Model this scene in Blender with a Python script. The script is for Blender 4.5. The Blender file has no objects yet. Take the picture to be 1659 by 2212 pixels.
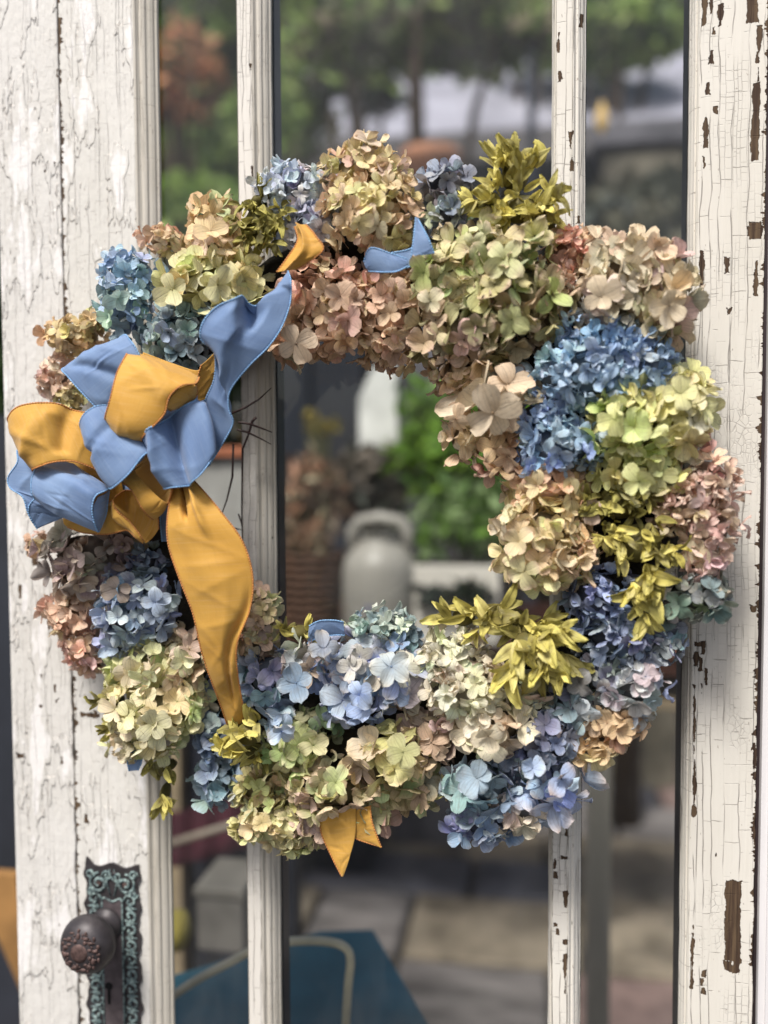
import bpy, math, random
import numpy as np
from mathutils import Vector, Matrix

random.seed(7)
RNG = np.random.default_rng(11)
R = math.radians
S = bpy.context.scene
C = S.collection

# ------------------------------------------------------------------ camera
U0, V0 = 829.5, 1106.0            # picture centre, in units of 1659 across
FU = 1917.0                       # focal length in those units
YAW, PITCH, ROLL = R(9.5), R(2.8), R(0.27)
dirv = Vector((-math.sin(YAW) * math.cos(PITCH), math.cos(YAW) * math.cos(PITCH), -math.sin(PITCH)))
CAMP = Vector((0, 0, 1.35)) - dirv * (0.85 / (math.cos(YAW) * math.cos(PITCH)))
cam = bpy.data.cameras.new('camera')
co = bpy.data.objects.new('camera', cam)
C.objects.link(co)
S.camera = co
right = dirv.cross(Vector((0, 0, 1))).normalized()
up = right.cross(dirv).normalized()
rm = Matrix.Rotation(ROLL, 3, dirv)
right, up = rm @ right, rm @ up
M = Matrix((right, up, -dirv)).transposed().to_4x4()
M.translation = CAMP
co.matrix_world = M
cam.sensor_fit = 'HORIZONTAL'
cam.sensor_width = 24.0
cam.lens = 24.0 * FU / 1659.0
cam.clip_start = 0.05
cam.clip_end = 400
cam.dof.use_dof = True
cam.dof.focus_distance = 0.805
cam.dof.aperture_fstop = 1.45
cam.dof.aperture_blades = 0

def P(u, v, y=0.0):
    """point seen at picture position (u, v) on the plane Y = y (metres)"""
    d = dirv * FU + right * (u - U0) - up * (v - V0)
    t = (y - CAMP.y) / d.y
    return CAMP + d * t

def PX(u, v=1106, y=0.0): return P(u, v, y).x
UM = (P(830, 1106).x - P(829, 1106).x)   # metres per unit on the door plane

# ------------------------------------------------------------------ light
w = bpy.data.worlds.new('World')
S.world = w
w.use_nodes = True
nt = w.node_tree
bg = nt.nodes['Background']
sky = nt.nodes.new('ShaderNodeTexSky')
sky.sky_type = 'NISHITA'
sky.sun_disc = False
SUN_EL, SUN_AZ = R(56), R(200)     # azimuth clockwise from +Y: sun stands behind the camera's left
sky.sun_elevation = SUN_EL
sky.sun_rotation = SUN_AZ
sky.air_density = 1.0
sky.dust_density = 4.0
sky.ozone_density = 0.3
nt.links.new(sky.outputs[0], bg.inputs[0])
bg.inputs[1].default_value = 0.088
sl = bpy.data.lights.new('sun', 'SUN')
sl.energy = 3.1
sl.angle = R(16)
sl.color = (1.0, 0.965, 0.925)
so = bpy.data.objects.new('sun', sl)
C.objects.link(so)
sd = Vector((math.sin(SUN_AZ) * math.cos(SUN_EL), math.cos(SUN_AZ) * math.cos(SUN_EL), math.sin(SUN_EL)))
so.rotation_euler = (-sd).to_track_quat('-Z', 'Y').to_euler()
S.view_settings.view_transform = 'Standard'
S.view_settings.look = 'None'
S.view_settings.gamma = 1.0
S.view_settings.exposure = 0.50
S.cycles.max_bounces = 8
S.cycles.transparent_max_bounces = 8
S.cycles.use_denoising = True

# ------------------------------------------------------------------ helpers
def lin(c, k=1.0):
    out = []
    for x in c[:3]:
        x = x / 255.0
        y = x / 12.92 if x <= 0.04045 else ((x + 0.055) / 1.055) ** 2.4
        out.append(min(1.0, y * k))
    return tuple(out) + (1.0,)

class NB:
    """small node-building helper"""
    def __init__(s, name):
        s.mat = bpy.data.materials.new(name)
        s.mat.use_nodes = True
        s.t = s.mat.node_tree
        s.bsdf = s.t.nodes['Principled BSDF']
        s.out = s.t.nodes['Material Output']
    def node(s, typ, **kw):
        n = s.t.nodes.new(typ)
        for k, v in kw.items(): setattr(n, k, v)
        return n
    def put(s, inp, val):
        if isinstance(val, bpy.types.NodeSocket): s.t.links.new(val, inp)
        elif val is not None: inp.default_value = val
    def m(s, op, a, b=None, c=None, clamp=False):
        n = s.node('ShaderNodeMath', operation=op, use_clamp=clamp)
        s.put(n.inputs[0], a); s.put(n.inputs[1], b); s.put(n.inputs[2], c)
        return n.outputs[0]
    def mix(s, f, a, b, blend='MIX'):
        n = s.node('ShaderNodeMix', data_type='RGBA', blend_type=blend)
        s.put(n.inputs[0], f); s.put(n.inputs[6], a); s.put(n.inputs[7], b)
        return n.outputs[2]
    def obj(s):
        return s.node('ShaderNodeTexCoord').outputs['Object']
    def mapv(s, vec, scale=(1, 1, 1), loc=(0, 0, 0)):
        n = s.node('ShaderNodeMapping')
        s.put(n.inputs[0], vec); n.inputs[3].default_value = scale; n.inputs[1].default_value = loc
        return n.outputs[0]
    def noise(s, vec, scale=5, detail=4, rough=0.5, dist=0.0):
        n = s.node('ShaderNodeTexNoise')
        s.put(n.inputs['Vector'], vec); n.inputs['Scale'].default_value = scale
        n.inputs['Detail'].default_value = detail; n.inputs['Roughness'].default_value = rough
        n.inputs['Distortion'].default_value = dist
        return n.outputs[0]
    def vor(s, vec, scale=5, feature='DISTANCE_TO_EDGE', rand=1.0, out=0):
        n = s.node('ShaderNodeTexVoronoi', feature=feature)
        s.put(n.inputs['Vector'], vec); n.inputs['Scale'].default_value = scale
        n.inputs['Randomness'].default_value = rand
        return n.outputs[out]
    def ramp(s, f, lo, hi, a=0.0, b=1.0):
        n = s.node('ShaderNodeMapRange')
        n.interpolation_type = 'SMOOTHSTEP'
        s.put(n.inputs[0], f); n.inputs[1].default_value = lo; n.inputs[2].default_value = hi
        n.inputs[3].default_value = a; n.inputs[4].default_value = b
        return n.outputs[0]
    def sep(s, vec):
        n = s.node('ShaderNodeSeparateXYZ'); s.put(n.inputs[0], vec); return n.outputs
    def bump(s, h, dist=0.001, strength=1.0):
        n = s.node('ShaderNodeBump')
        n.inputs['Strength'].default_value = strength; n.inputs['Distance'].default_value = dist
        s.put(n.inputs['Height'], h)
        s.t.links.new(n.outputs[0], s.bsdf.inputs['Normal'])
        return n
    def done(s, col=None, rough=0.6, metal=0.0, spec=None):
        s.put(s.bsdf.inputs['Base Color'], col); s.put(s.bsdf.inputs['Roughness'], rough)
        s.put(s.bsdf.inputs['Metallic'], metal)
        if spec is not None: s.bsdf.inputs['Specular IOR Level'].default_value = spec
        return s.mat

def simple(name, rgb, rough=0.6, metal=0.0, k=1.0, nscale=12, var=0.25, bump=0.0, spec=0.4, stretch=(1, 1, 1)):
    b = NB(name)
    v = b.mapv(b.obj(), stretch)
    n = b.noise(v, nscale, 5, 0.6)
    base = lin(rgb, k)
    lo = tuple(x * (1 - var) for x in base[:3]) + (1,)
    hi = tuple(min(1, x * (1 + var)) for x in base[:3]) + (1,)
    col = b.mix(b.ramp(n, 0.3, 0.7), lo, hi)
    if bump: b.bump(n, bump)
    return b.done(col, rough, metal, spec)

def link(name, me, mat=None, parent=None, smooth=True):
    o = bpy.data.objects.new(name, me)
    C.objects.link(o)
    if mat is not None:
        for mm in (mat if isinstance(mat, (list, tuple)) else [mat]): me.materials.append(mm)
    if parent is not None: o.parent = parent
    if smooth and len(me.polygons): me.polygons.foreach_set('use_smooth', [True] * len(me.polygons))
    return o

def mesh(name, verts, faces, mat=None, parent=None, smooth=False, col=None, puv=None, mi=None):
    me = bpy.data.meshes.new(name)
    me.from_pydata([tuple(v) for v in verts], [], [tuple(f) for f in faces])
    if col is not None:
        a = me.attributes.new('tint', 'FLOAT_COLOR', 'POINT')
        a.data.foreach_set('color', np.asarray(col, dtype=np.float32).ravel())
    if puv is not None:
        a = me.attributes.new('petal', 'FLOAT_VECTOR', 'POINT')
        a.data.foreach_set('vector', np.asarray(puv, dtype=np.float32).ravel())
    o = link(name, me, mat, parent, smooth)
    if mi is not None: me.polygons.foreach_set('material_index', mi)
    me.update()
    return o

def empty(name, loc=(0, 0, 0), parent=None):
    o = bpy.data.objects.new(name, None)
    C.objects.link(o)
    o.location = loc
    o.empty_display_size = 0.05
    if parent is not None: o.parent = parent
    return o

def tag(o, label=None, cat=None, group=None, kind=None):
    if label: o['label'] = label
    if cat: o['category'] = cat
    if group: o['group'] = group
    if kind: o['kind'] = kind
    return o

class MB:
    def __init__(s): s.v = []; s.f = []
    def add(s, v, f):
        o = len(s.v); s.v += [tuple(x) for x in v]; s.f += [tuple(i + o for i in q) for q in f]; return s
    def box(s, a, b, bev=0.0):
        (x0, y0, z0), (x1, y1, z1) = a, b
        if bev <= 0:
            v = [(x, y, z) for z in (z0, z1) for y in (y0, y1) for x in (x0, x1)]
            f = [(0, 2, 3, 1), (4, 5, 7, 6), (0, 1, 5, 4), (2, 6, 7, 3), (0, 4, 6, 2), (1, 3, 7, 5)]
            return s.add(v, f)
        e = bev
        rings = []
        for z, k in ((z0, e), (z0 + e, 0), (z1 - e, 0), (z1, e)):
            rings.append([(x0 + k + e * 0, y0 + k, z), (x1 - k, y0 + k, z), (x1 - k, y1 - k, z), (x0 + k, y1 - k, z)])
        v = [p for r in rings for p in r]
        f = [(3, 2, 1, 0), (12, 13, 14, 15)]
        for r in range(3):
            for i in range(4):
                j = (i + 1) % 4
                f.append((r * 4 + i, r * 4 + j, r * 4 + 4 + j, r * 4 + 4 + i))
        return s.add(v, f)
    def tube(s, pts, rad, n=8, cap=True):
        pts = [Vector(p) for p in pts]
        rs = rad if isinstance(rad, (list, tuple)) else [rad] * len(pts)
        v = []; prev = None
        for i, p in enumerate(pts):
            t = (pts[min(i + 1, len(pts) - 1)] - pts[max(i - 1, 0)]).normalized()
            if prev is None:
                a = Vector((0, 0, 1)) if abs(t.z) < 0.9 else Vector((1, 0, 0))
                x = t.cross(a).normalized()
            else:
                x = (prev - t * prev.dot(t)).normalized()
            prev = x
            y = t.cross(x)
            for k in range(n):
                an = 2 * math.pi * k / n
                v.append(p + (x * math.cos(an) + y * math.sin(an)) * rs[i])
        f = []
        for i in range(len(pts) - 1):
            for k in range(n):
                l = (k + 1) % n
                f.append((i * n + k, i * n + l, (i + 1) * n + l, (i + 1) * n + k))
        if cap:
            f.append(tuple(range(n - 1, -1, -1)))
            f.append(tuple((len(pts) - 1) * n + k for k in range(n)))
        return s.add(v, f)
    def lathe(s, prof, org=(0, 0, 0), axis='z', n=24):
        v = []; f = []
        o = Vector(org)
        for r, h in prof:
            for k in range(n):
                a = 2 * math.pi * k / n
                c, d = r * math.cos(a), r * math.sin(a)
                v.append(o + (Vector((c, d, h)) if axis == 'z' else Vector((c, -h, d))))
        for i in range(len(prof) - 1):
            for k in range(n):
                l = (k + 1) % n
                f.append((i * n + k, i * n + l, (i + 1) * n + l, (i + 1) * n + k))
        return s.add(v, f)
    def blob(s, c, r, nu=10, nv=7):
        c = Vector(c); r = r if isinstance(r, (list, tuple)) else (r, r, r)
        v = []; f = []
        for j in range(nv + 1):
            th = math.pi * j / nv
            for i in range(nu):
                ph = 2 * math.pi * i / nu
                v.append(c + Vector((r[0] * math.sin(th) * math.cos(ph), r[1] * math.sin(th) * math.sin(ph), r[2] * math.cos(th))))
        for j in range(nv):
            for i in range(nu):
                k = (i + 1) % nu
                f.append((j * nu + i, (j + 1) * nu + i, (j + 1) * nu + k, j * nu + k))
        return s.add(v, f)
    def prism(s, poly, h0, h1):
        """extrude an XZ outline along Y from h0 to h1"""
        n = len(poly)
        v = [(x, h0, z) for x, z in poly] + [(x, h1, z) for x, z in poly]
        f = [tuple(range(n)), tuple(range(2 * n - 1, n - 1, -1))]
        f += [(i, i + n, (i + 1) % n + n, (i + 1) % n) for i in range(n)]
        return s.add(v, f)
    def build(s, name, mat=None, parent=None, smooth=False):
        return mesh(name, s.v, s.f, mat, parent, smooth)

def catmull(pts, n):
    p = np.array(pts, dtype=float)
    m = len(p)
    out = []
    for t in np.linspace(0, m - 1, n):
        i = min(int(t), m - 2); u = t - i
        p0 = p[max(i - 1, 0)]; p1 = p[i]; p2 = p[i + 1]; p3 = p[min(i + 2, m - 1)]
        out.append(0.5 * ((2 * p1) + (-p0 + p2) * u + (2 * p0 - 5 * p1 + 4 * p2 - p3) * u * u + (-p0 + 3 * p1 - 3 * p2 + p3) * u ** 3))
    return np.array(out)

# ------------------------------------------------------------------ materials
def paint(name, crack=1.0, chips=(), seed=0.0, tone=(224, 219, 210), edge=None, fine=1.0, peel=0.0, dirt=0.5, chipn=0.66):
    """old oil paint: alligator cracks along the grain, chips down to brown wood"""
    b = NB(name)
    o = b.obj()
    X, Y, Z = b.sep(o)
    wob = b.noise(b.mapv(o, (1, 1, 0.6), (seed, seed, 0)), 45, 3, 0.6)
    wobv = b.node('ShaderNodeVectorMath', operation='SCALE')
    nz = b.node('ShaderNodeTexNoise'); b.put(nz.inputs['Vector'], b.mapv(o, (1, 1, 0.5), (seed, 3, 0))); nz.inputs['Scale'].default_value = 55; nz.inputs['Detail'].default_value = 3
    b.put(wobv.inputs[0], nz.outputs[1]); wobv.inputs[3].default_value = 0.005
    add = b.node('ShaderNodeVectorMath', operation='ADD'); b.put(add.inputs[0], o); b.put(add.inputs[1], wobv.outputs[0])
    d = add.outputs[0]
    def v1(wv, scale, feature):
        n = b.node('ShaderNodeTexVoronoi', feature=feature, voronoi_dimensions='1D')
        b.put(n.inputs['W'], wv); n.inputs['Scale'].default_value = scale
        return n
    dX, dY, dZ = b.sep(d)
    def grid(sx, sz, w_, amp):
        """columns along the grain, each split by its own short cross cracks; w_ is the crack's half width"""
        lowx = b.m('MULTIPLY', b.m('SUBTRACT', b.noise(b.mapv(o, (0.5, 1, 1), (sx, seed, 0)), 16, 2, 0.5), 0.5), amp)
        xx = b.m('ADD', b.m('ADD', b.m('MULTIPLY', b.m('ADD', X, dX), 0.5), lowx), seed)
        ed = b.m('DIVIDE', v1(xx, sx, 'DISTANCE_TO_EDGE').outputs[0], sx)
        cid = v1(xx, sx, 'F1').outputs['Color']
        r = b.sep(cid)[0]
        zz_ = b.m('ADD', b.m('ADD', dZ, b.m('MULTIPLY', r, 7.3)), 0.0)
        ez = b.m('DIVIDE', v1(zz_, sz, 'DISTANCE_TO_EDGE').outputs[0], sz)
        return b.ramp(ed, w_ * 0.35, w_, 1.0, 0.0), b.ramp(ez, w_ * 0.3, w_ * 0.9, 1.0, 0.0)
    area = b.noise(b.mapv(o, (1, 1, 0.30), (seed, 1, 5)), 15, 3, 0.6)
    area2 = b.noise(b.mapv(o, (1, 1, 0.45), (4, seed, 1)), 26, 2, 0.5)
    area3 = b.noise(b.mapv(o, (1.6, 1, 0.30), (2, seed, 7)), 38, 2, 0.5)
    va, ha = grid(95, 38, 0.00048, 0.010)
    vb, hb_ = grid(170 * fine, 95 * fine, 0.00036, 0.006)
    seg = b.ramp(area3, 0.42, 0.52)
    c1 = b.m('MULTIPLY', b.m('MAXIMUM', b.m('MULTIPLY', va, seg), b.m('MULTIPLY', b.m('MULTIPLY', ha, 0.8), b.ramp(b.noise(b.mapv(o, (1, 1, 0.8), (8, seed, 3)), 60, 2, 0.5), 0.46, 0.54))), b.ramp(area, 0.30, 0.46))
    c2 = b.m('MULTIPLY', b.m('MAXIMUM', vb, hb_), b.m('MULTIPLY', b.ramp(area2, 0.44, 0.64), 0.42))
    org = b.m('MULTIPLY', b.ramp(b.vor(b.mapv(d, (1, 1, 0.7), (seed, 0, 1)), 190, 'DISTANCE_TO_EDGE'), 0.0, 0.06, 1.0, 0.0), b.m('MULTIPLY', b.ramp(area, 0.50, 0.64), 0.38))
    long_ = v1(b.m('ADD', b.m('ADD', X, b.m('MULTIPLY', b.noise(b.mapv(o, (0.3, 1, 1), (3, seed, 0)), 9, 2, 0.5), 0.008)), seed * 2), 42, 'DISTANCE_TO_EDGE').outputs[0]
    c3_l = b.m('MULTIPLY', b.ramp(b.m('DIVIDE', long_, 42.0), 0.0001, 0.0005, 1.0, 0.0), b.ramp(b.noise(b.mapv(o, (1, 1, 0.25), (seed, 8, 8)), 12, 1, 0.5), 0.46, 0.56))
    dens = b.ramp(b.noise(b.mapv(o, (1, 1, 0.6), (6, 6, seed)), 45, 2, 0.5), 0.36, 0.56, 0.25, 1.0)
    crack = b.m('MULTIPLY', dens, crack)
    cr = b.m('MULTIPLY', b.m('MAXIMUM', b.m('MAXIMUM', b.m('MAXIMUM', c1, c2), org), c3_l), crack, clamp=True)
    # chips
    tiny = b.noise(b.mapv(o, (1, 1, 0.42), (seed, seed, 2)), 150, 2, 0.5)
    regn = b.noise(b.mapv(o, (1, 1, 0.5), (9, seed, 2)), 22, 2, 0.5)
    chip = b.m('MULTIPLY', b.ramp(tiny, chipn + 0.04, chipn + 0.06), b.ramp(regn, 0.5, 0.6))
    if edge:
        for ek, ex in enumerate(edge):
            dist = b.m('ABSOLUTE', b.m('SUBTRACT', X, ex))
            lim = b.m('MULTIPLY', b.ramp(b.noise(b.mapv(o, (0.3, 1, 1), (seed, 7, 0)), 60, 4, 0.75), 0.46 + 0.06 * ek, 0.68 + 0.08 * ek), 0.0058 if ek == 0 else 0.0036)
            chip = b.m('MAXIMUM', chip, b.ramp(b.m('SUBTRACT', dist, lim), 0.0, 0.0003, 1.0, 0.0))
    jag = b.noise(b.mapv(d, (1, 1, 0.6), (0, seed, 0)), 260, 3, 0.75)
    jag = b.m('MULTIPLY', b.m('SUBTRACT', jag, 0.5), 0.0045)
    jag = b.m('ADD', jag, b.m('MULTIPLY', b.m('SUBTRACT', b.noise(b.mapv(d, (1, 1, 0.8), (2, seed, 0)), 75, 2, 0.5), 0.5), 0.0075))
    for (u, v, ww, hh) in chips:
        q = P(u, v)
        hw, hz = ww * UM * 0.5, hh * UM * 0.5
        dx = b.m('SUBTRACT', b.m('ABSOLUTE', b.m('SUBTRACT', X, q.x)), hw)
        dz = b.m('SUBTRACT', b.m('ABSOLUTE', b.m('SUBTRACT', Z, q.z)), hz)
        dd = b.m('ADD', b.m('MAXIMUM', dx, dz), jag)
        chip = b.m('MAXIMUM', chip, b.ramp(dd, -0.0002, 0.0002, 1.0, 0.0))
    grain = b.noise(b.mapv(o, (1, 1, 0.05), (seed, 0, 0)), 260, 4, 0.6)
    cloud = b.noise(b.mapv(o, (1, 1, 0.4), (seed, 2, 2)), 9, 5, 0.65)
    base = lin(tone)
    dark = tuple(x * 0.80 for x in base[:3]) + (1,)
    dark = (dark[0], dark[1] * 0.985, dark[2] * 0.94, 1)
    col = b.mix(b.m('MULTIPLY', b.ramp(cloud, 0.35, 0.70), dirt), base, dark)
    col = b.mix(b.m('MULTIPLY', b.ramp(grain, 0.45, 0.75), 0.22), col, dark)
    speck = b.ramp(b.noise(b.mapv(o, (1, 1, 0.4), (1, seed, 8)), 420, 1, 0.5), 0.71, 0.76)
    col = b.mix(b.m('MULTIPLY', speck, 0.5), col, lin((120, 104, 88)))
    h = b.m('MULTIPLY', cr, -1.0)
    if peel:
        pn = b.noise(b.mapv(d, (1, 1, 0.28), (seed, 2, 9)), 34, 4, 0.6)
        ps = b.ramp(pn, 0.51, 0.53)
        col = b.mix(b.m('MULTIPLY', b.ramp(pn, 0.56, 0.60), 0.75), col, lin((240, 238, 236)))
        h = b.m('ADD', h, b.m('MULTIPLY', ps, peel))
        rim = b.m('MULTIPLY', b.ramp(b.m('ABSOLUTE', b.m('SUBTRACT', pn, 0.52)), 0.0, 0.012, 1.0, 0.0), 0.20)
        col = b.mix(rim, col, lin((150, 130, 115)))
        h = b.m('ADD', h, b.m('MULTIPLY', b.noise(b.mapv(o, (1, 1, 0.5)), 170, 3, 0.6), peel * 0.9))
    # cracks hold dirt
    col = b.mix(b.m('MULTIPLY', cr, 0.66), col, lin((116, 104, 94)))
    wood = b.mix(b.ramp(grain, 0.35, 0.65), lin((62, 46, 36)), lin((98, 80, 60)))
    col = b.mix(chip, col, wood)
    h = b.m('ADD', h, b.m('MULTIPLY', chip, -2.2))
    h = b.m('ADD', h, b.m('MULTIPLY', grain, 0.25))
    b.bump(h, 0.0010, 1.0)
    rgh = b.m('ADD', b.m('MULTIPLY', chip, 0.35), 0.48)
    return b.done(col, rgh, 0.0, 0.35)

def petal_mat():
    b = NB('dried_petal')
    at = b.node('ShaderNodeAttribute', attribute_name='tint')
    pa = b.node('ShaderNodeAttribute', attribute_name='petal')
    t, s, r = b.sep(pa.outputs['Vector'])
    # veins fan out from the petal's foot
    fan = b.m('SINE', b.m('ADD', b.m('MULTIPLY', s, 17.0), b.m('MULTIPLY', t, b.m('MULTIPLY', b.m('SIGN', s), 7.0))))
    vein = b.ramp(fan, 0.70, 1.0)
    mid = b.ramp(b.m('ABSOLUTE', s), 0.0, 0.09, 1.0, 0.0)
    v = b.m('MULTIPLY', b.m('MAXIMUM', b.m('MULTIPLY', vein, 0.6), mid), 0.44)
    col = b.mix(v, at.outputs['Color'], b.mix(0.62, at.outputs['Color'], (0.07, 0.05, 0.03, 1)))
    o = b.obj()
    blot = b.noise(o, 160, 4, 0.65)
    col = b.mix(b.m('MULTIPLY', b.ramp(blot, 0.42, 0.72), 0.38), col, b.mix(0.55, col, (0.20, 0.12, 0.05, 1)))
    lite = b.noise(o, 90, 3, 0.5)
    col = b.mix(b.m('MULTIPLY', b.ramp(lite, 0.5, 0.75), 0.30), col, b.mix(0.45, col, (0.85, 0.80, 0.70, 1)))
    rimn = b.noise(o, 210, 3, 0.6)
    rimf = b.m('MULTIPLY', b.ramp(t, 0.80, 1.0), b.ramp(rimn, 0.46, 0.62))
    col = b.mix(b.m('MULTIPLY', rimf, 0.42), col, b.mix(0.5, col, (0.16, 0.07, 0.03, 1)))
    spots = b.noise(o, 520, 2, 0.5)
    col = b.mix(b.m('MULTIPLY', b.ramp(spots, 0.70, 0.75), 0.55), col, (0.10, 0.045, 0.02, 1))
    b.bump(b.m('ADD', b.m('MULTIPLY', v, 1.2), b.noise(o, 330, 3, 0.6)), 0.0006, 0.55)
    b.done(col, 0.62, 0.0, 0.25)
    tr = b.node('ShaderNodeBsdfTranslucent')
    b.put(tr.inputs[0], col)
    mx = b.node('ShaderNodeMixShader'); mx.inputs[0].default_value = 0.24
    b.t.links.new(b.bsdf.outputs[0], mx.inputs[1]); b.t.links.new(tr.outputs[0], mx.inputs[2])
    b.t.links.new(mx.outputs[0], b.out.inputs[0])
    return b.mat

def cloth(name, rgb, rgb2, thread=0.25):
    b = NB(name)
    pa = b.node('ShaderNodeAttribute', attribute_name='petal')
    t, s, r = b.sep(pa.outputs['Vector'])       # metres along and across
    uv = pa.outputs['Vector']
    wx = b.m('SINE', b.m('MULTIPLY', t, 7000)); wy = b.m('SINE', b.m('MULTIPLY', s, 7000))
    weave = b.m('MULTIPLY', wx, wy)
    n = b.noise(b.mapv(uv, (1.0, 7.0, 1)), 60, 5, 0.6)     # slubs run across
    n2 = b.noise(b.mapv(uv, (22.0, 1.0, 1)), 30, 3, 0.6)
    cl = b.noise(uv, 22, 3, 0.5)
    col = b.mix(b.ramp(cl, 0.3, 0.7), lin(rgb), lin(rgb2))
    col = b.mix(b.m('MULTIPLY', b.ramp(n2, 0.45, 0.75), 0.12), col, b.mix(0.4, col, (0.9, 0.9, 0.85, 1)))
    col = b.mix(b.m('MULTIPLY', b.ramp(n, 0.5, 0.8), 0.14), col, b.mix(0.45, col, (0.02, 0.02, 0.03, 1)))
    h = b.m('ADD', b.m('MULTIPLY', weave, 0.12), b.m('ADD', n, b.m('MULTIPLY', n2, 0.4)))
    b.bump(h, 0.0008, 0.4)
    b.done(col, 0.55, 0.0, 0.2)
    b.bsdf.inputs['Sheen Weight'].default_value = 0.25
    tr = b.node('ShaderNodeBsdfTranslucent'); b.put(tr.inputs[0], col)
    mx = b.node('ShaderNodeMixShader'); mx.inputs[0].default_value = 0.12
    b.t.links.new(b.bsdf.outputs[0], mx.inputs[1]); b.t.links.new(tr.outputs[0], mx.inputs[2])
    b.t.links.new(mx.outputs[0], b.out.inputs[0])
    return b.mat

# ------------------------------------------------------------------ door
ZB, ZT = 0.0, 2.08
Zlo, Zhi = 0.78, 1.98
DT = 0.04          # thickness of the door
door = tag(empty('glazed_door', (PX(830), 0, 0)), 'old door with tall glass panes and cracked, flaking cream paint', 'door')
door.location = (0, 0, 0)

chips_R = [(1522, 22, 9, 60), (1537, 12, 6, 34), (1556, 35, 7, 40), (1541, 66, 6, 14), (1537, 122, 9, 26), (1530, 190, 6, 24), (1545, 238, 9, 14),
           (1525, 280, 9, 72), (1521, 352, 4, 26), (1516, 585, 8, 80), (1572, 574, 7, 28), (1575, 674, 7, 12),
           (1507, 1392, 12, 8), (1518, 1400, 7, 26), (1503, 1424, 9, 30), (1514, 1434, 7, 26), (1526, 1462, 7, 36), (1516, 1488, 4, 22),
           (1500, 1560, 3, 150), (1500, 1700, 4, 120), (1626, 20, 22, 50), (1640, 90, 8, 60), (1636, 122, 12, 26), (1638, 160, 6, 30), (1633, 262, 14, 150),
           (1632, 498, 24, 34), (1630, 500, 32, 22), (1634, 600, 6, 70), (1628, 1316, 9, 12), (1628, 1612, 10, 18), (1631, 1640, 6, 40),
           (1583, 1990, 32, 170), (1580, 1925, 20, 26), (1572, 2086, 18, 22), (1591, 2060, 12, 80), (1520, 2103, 9, 16), (1516, 2122, 7, 18), (1519, 2140, 10, 16),
           (1498, 2020, 5, 46), (1495, 2075, 5, 120), (1631, 2050, 9, 50), (1547, 1845, 4, 10), (1549, 1912, 4, 10), (1630, 1780, 8, 30)]
chips_L = [(125, 62, 18, 26), (124, 92, 15, 50), (121, 132, 10, 34), (123, 158, 7, 20), (118, 356, 5, 14), (97, 370, 6, 9), (153, 690, 7, 14)]
chips_LL = [(195, 1545, 44, 6), (207, 1543, 6, 14), (88, 1432, 3, 10), (90, 1466, 3, 18), (119, 1487, 4, 16), (156, 1492, 3, 26), (128, 1618, 3, 22), (133, 1642, 3, 16),
            (60, 1180, 10, 40), (75, 1205, 12, 36), (86, 1225, 8, 24), (44, 1278, 7, 30), (122, 1515, 7, 8), (88, 1527, 9, 7), (45, 1633, 20, 12), (186, 1768, 9, 20), (128, 1994, 4, 14)]
chips_M1 = [(545, 372, 4, 26), (541, 145, 2, 12)]
chips_M2 = [(1207, 92, 4, 40), (1209, 165, 7, 24), (1203, 415, 5, 28), (1205, 285, 2, 35), (1251, 470, 5, 14), (1257, 37, 6, 26), (1233, 305, 5, 34), (1236, 353, 4, 26),
            (1199, 1864, 6, 24), (1200, 1890, 4, 10), (1221, 1944, 8, 36), (1201, 1998, 10, 10), (1204, 2012, 9, 16), (1221, 2105, 7, 86), (1219, 1852, 12, 5), (1223, 1784, 2, 38), (1221, 2035, 8, 8)]

xL0, xL1 = PX(14), PX(307)
xR0, xR1 = PX(1487), PX(1643)
xs = PX(158, 1600)                # seam between the two boards of the lock stile
pL1 = paint('cracked_paint_outer_board', 0.42, chips_L[3:] + chips_LL, 1.3, (220, 218, 213), None, 1.15, 1.3, 0.5, 0.72)
pL2 = paint('cracked_paint_lock_board', 0.55, chips_L[:3] + [chips_LL[0], chips_LL[1], chips_LL[15]], 3.7, (221, 219, 213), [xs + 0.001], 1.15, 1.0, 0.45, 0.72)
pR = paint('cracked_paint_hinge_stile', 0.85, chips_R, 6.1, (223, 219, 209), [xR1], 1.1, 0.0, 0.45, 0.73)
pM1 = paint('cracked_paint_left_bar', 0.75, chips_M1, 8.8, (225, 221, 213), None, 1.1, 0.0, 0.4, 0.76)
pM2 = paint('cracked_paint_right_bar', 0.9, chips_M2, 12.2, (225, 221, 211), None, 1, 0.0, 0.4, 0.70)
pB = paint('worn_paint_moulding', 0.5, (), 15.0, (204, 199, 188), None, 1, 0.0, 0.8, 0.72)
pRail = paint('cracked_paint_rails', 0.9, (), 18.0, (220, 211, 196), None, 1, 0.0, 0.5, 0.70)
inner_dark = simple('dark_inner_reflection', (38, 38, 48), 0.5, nscale=40, stretch=(1, 1, .05))
gapmat = simple('bare_old_wood_in_joint', (70, 54, 44), 0.9, nscale=60)

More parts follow.
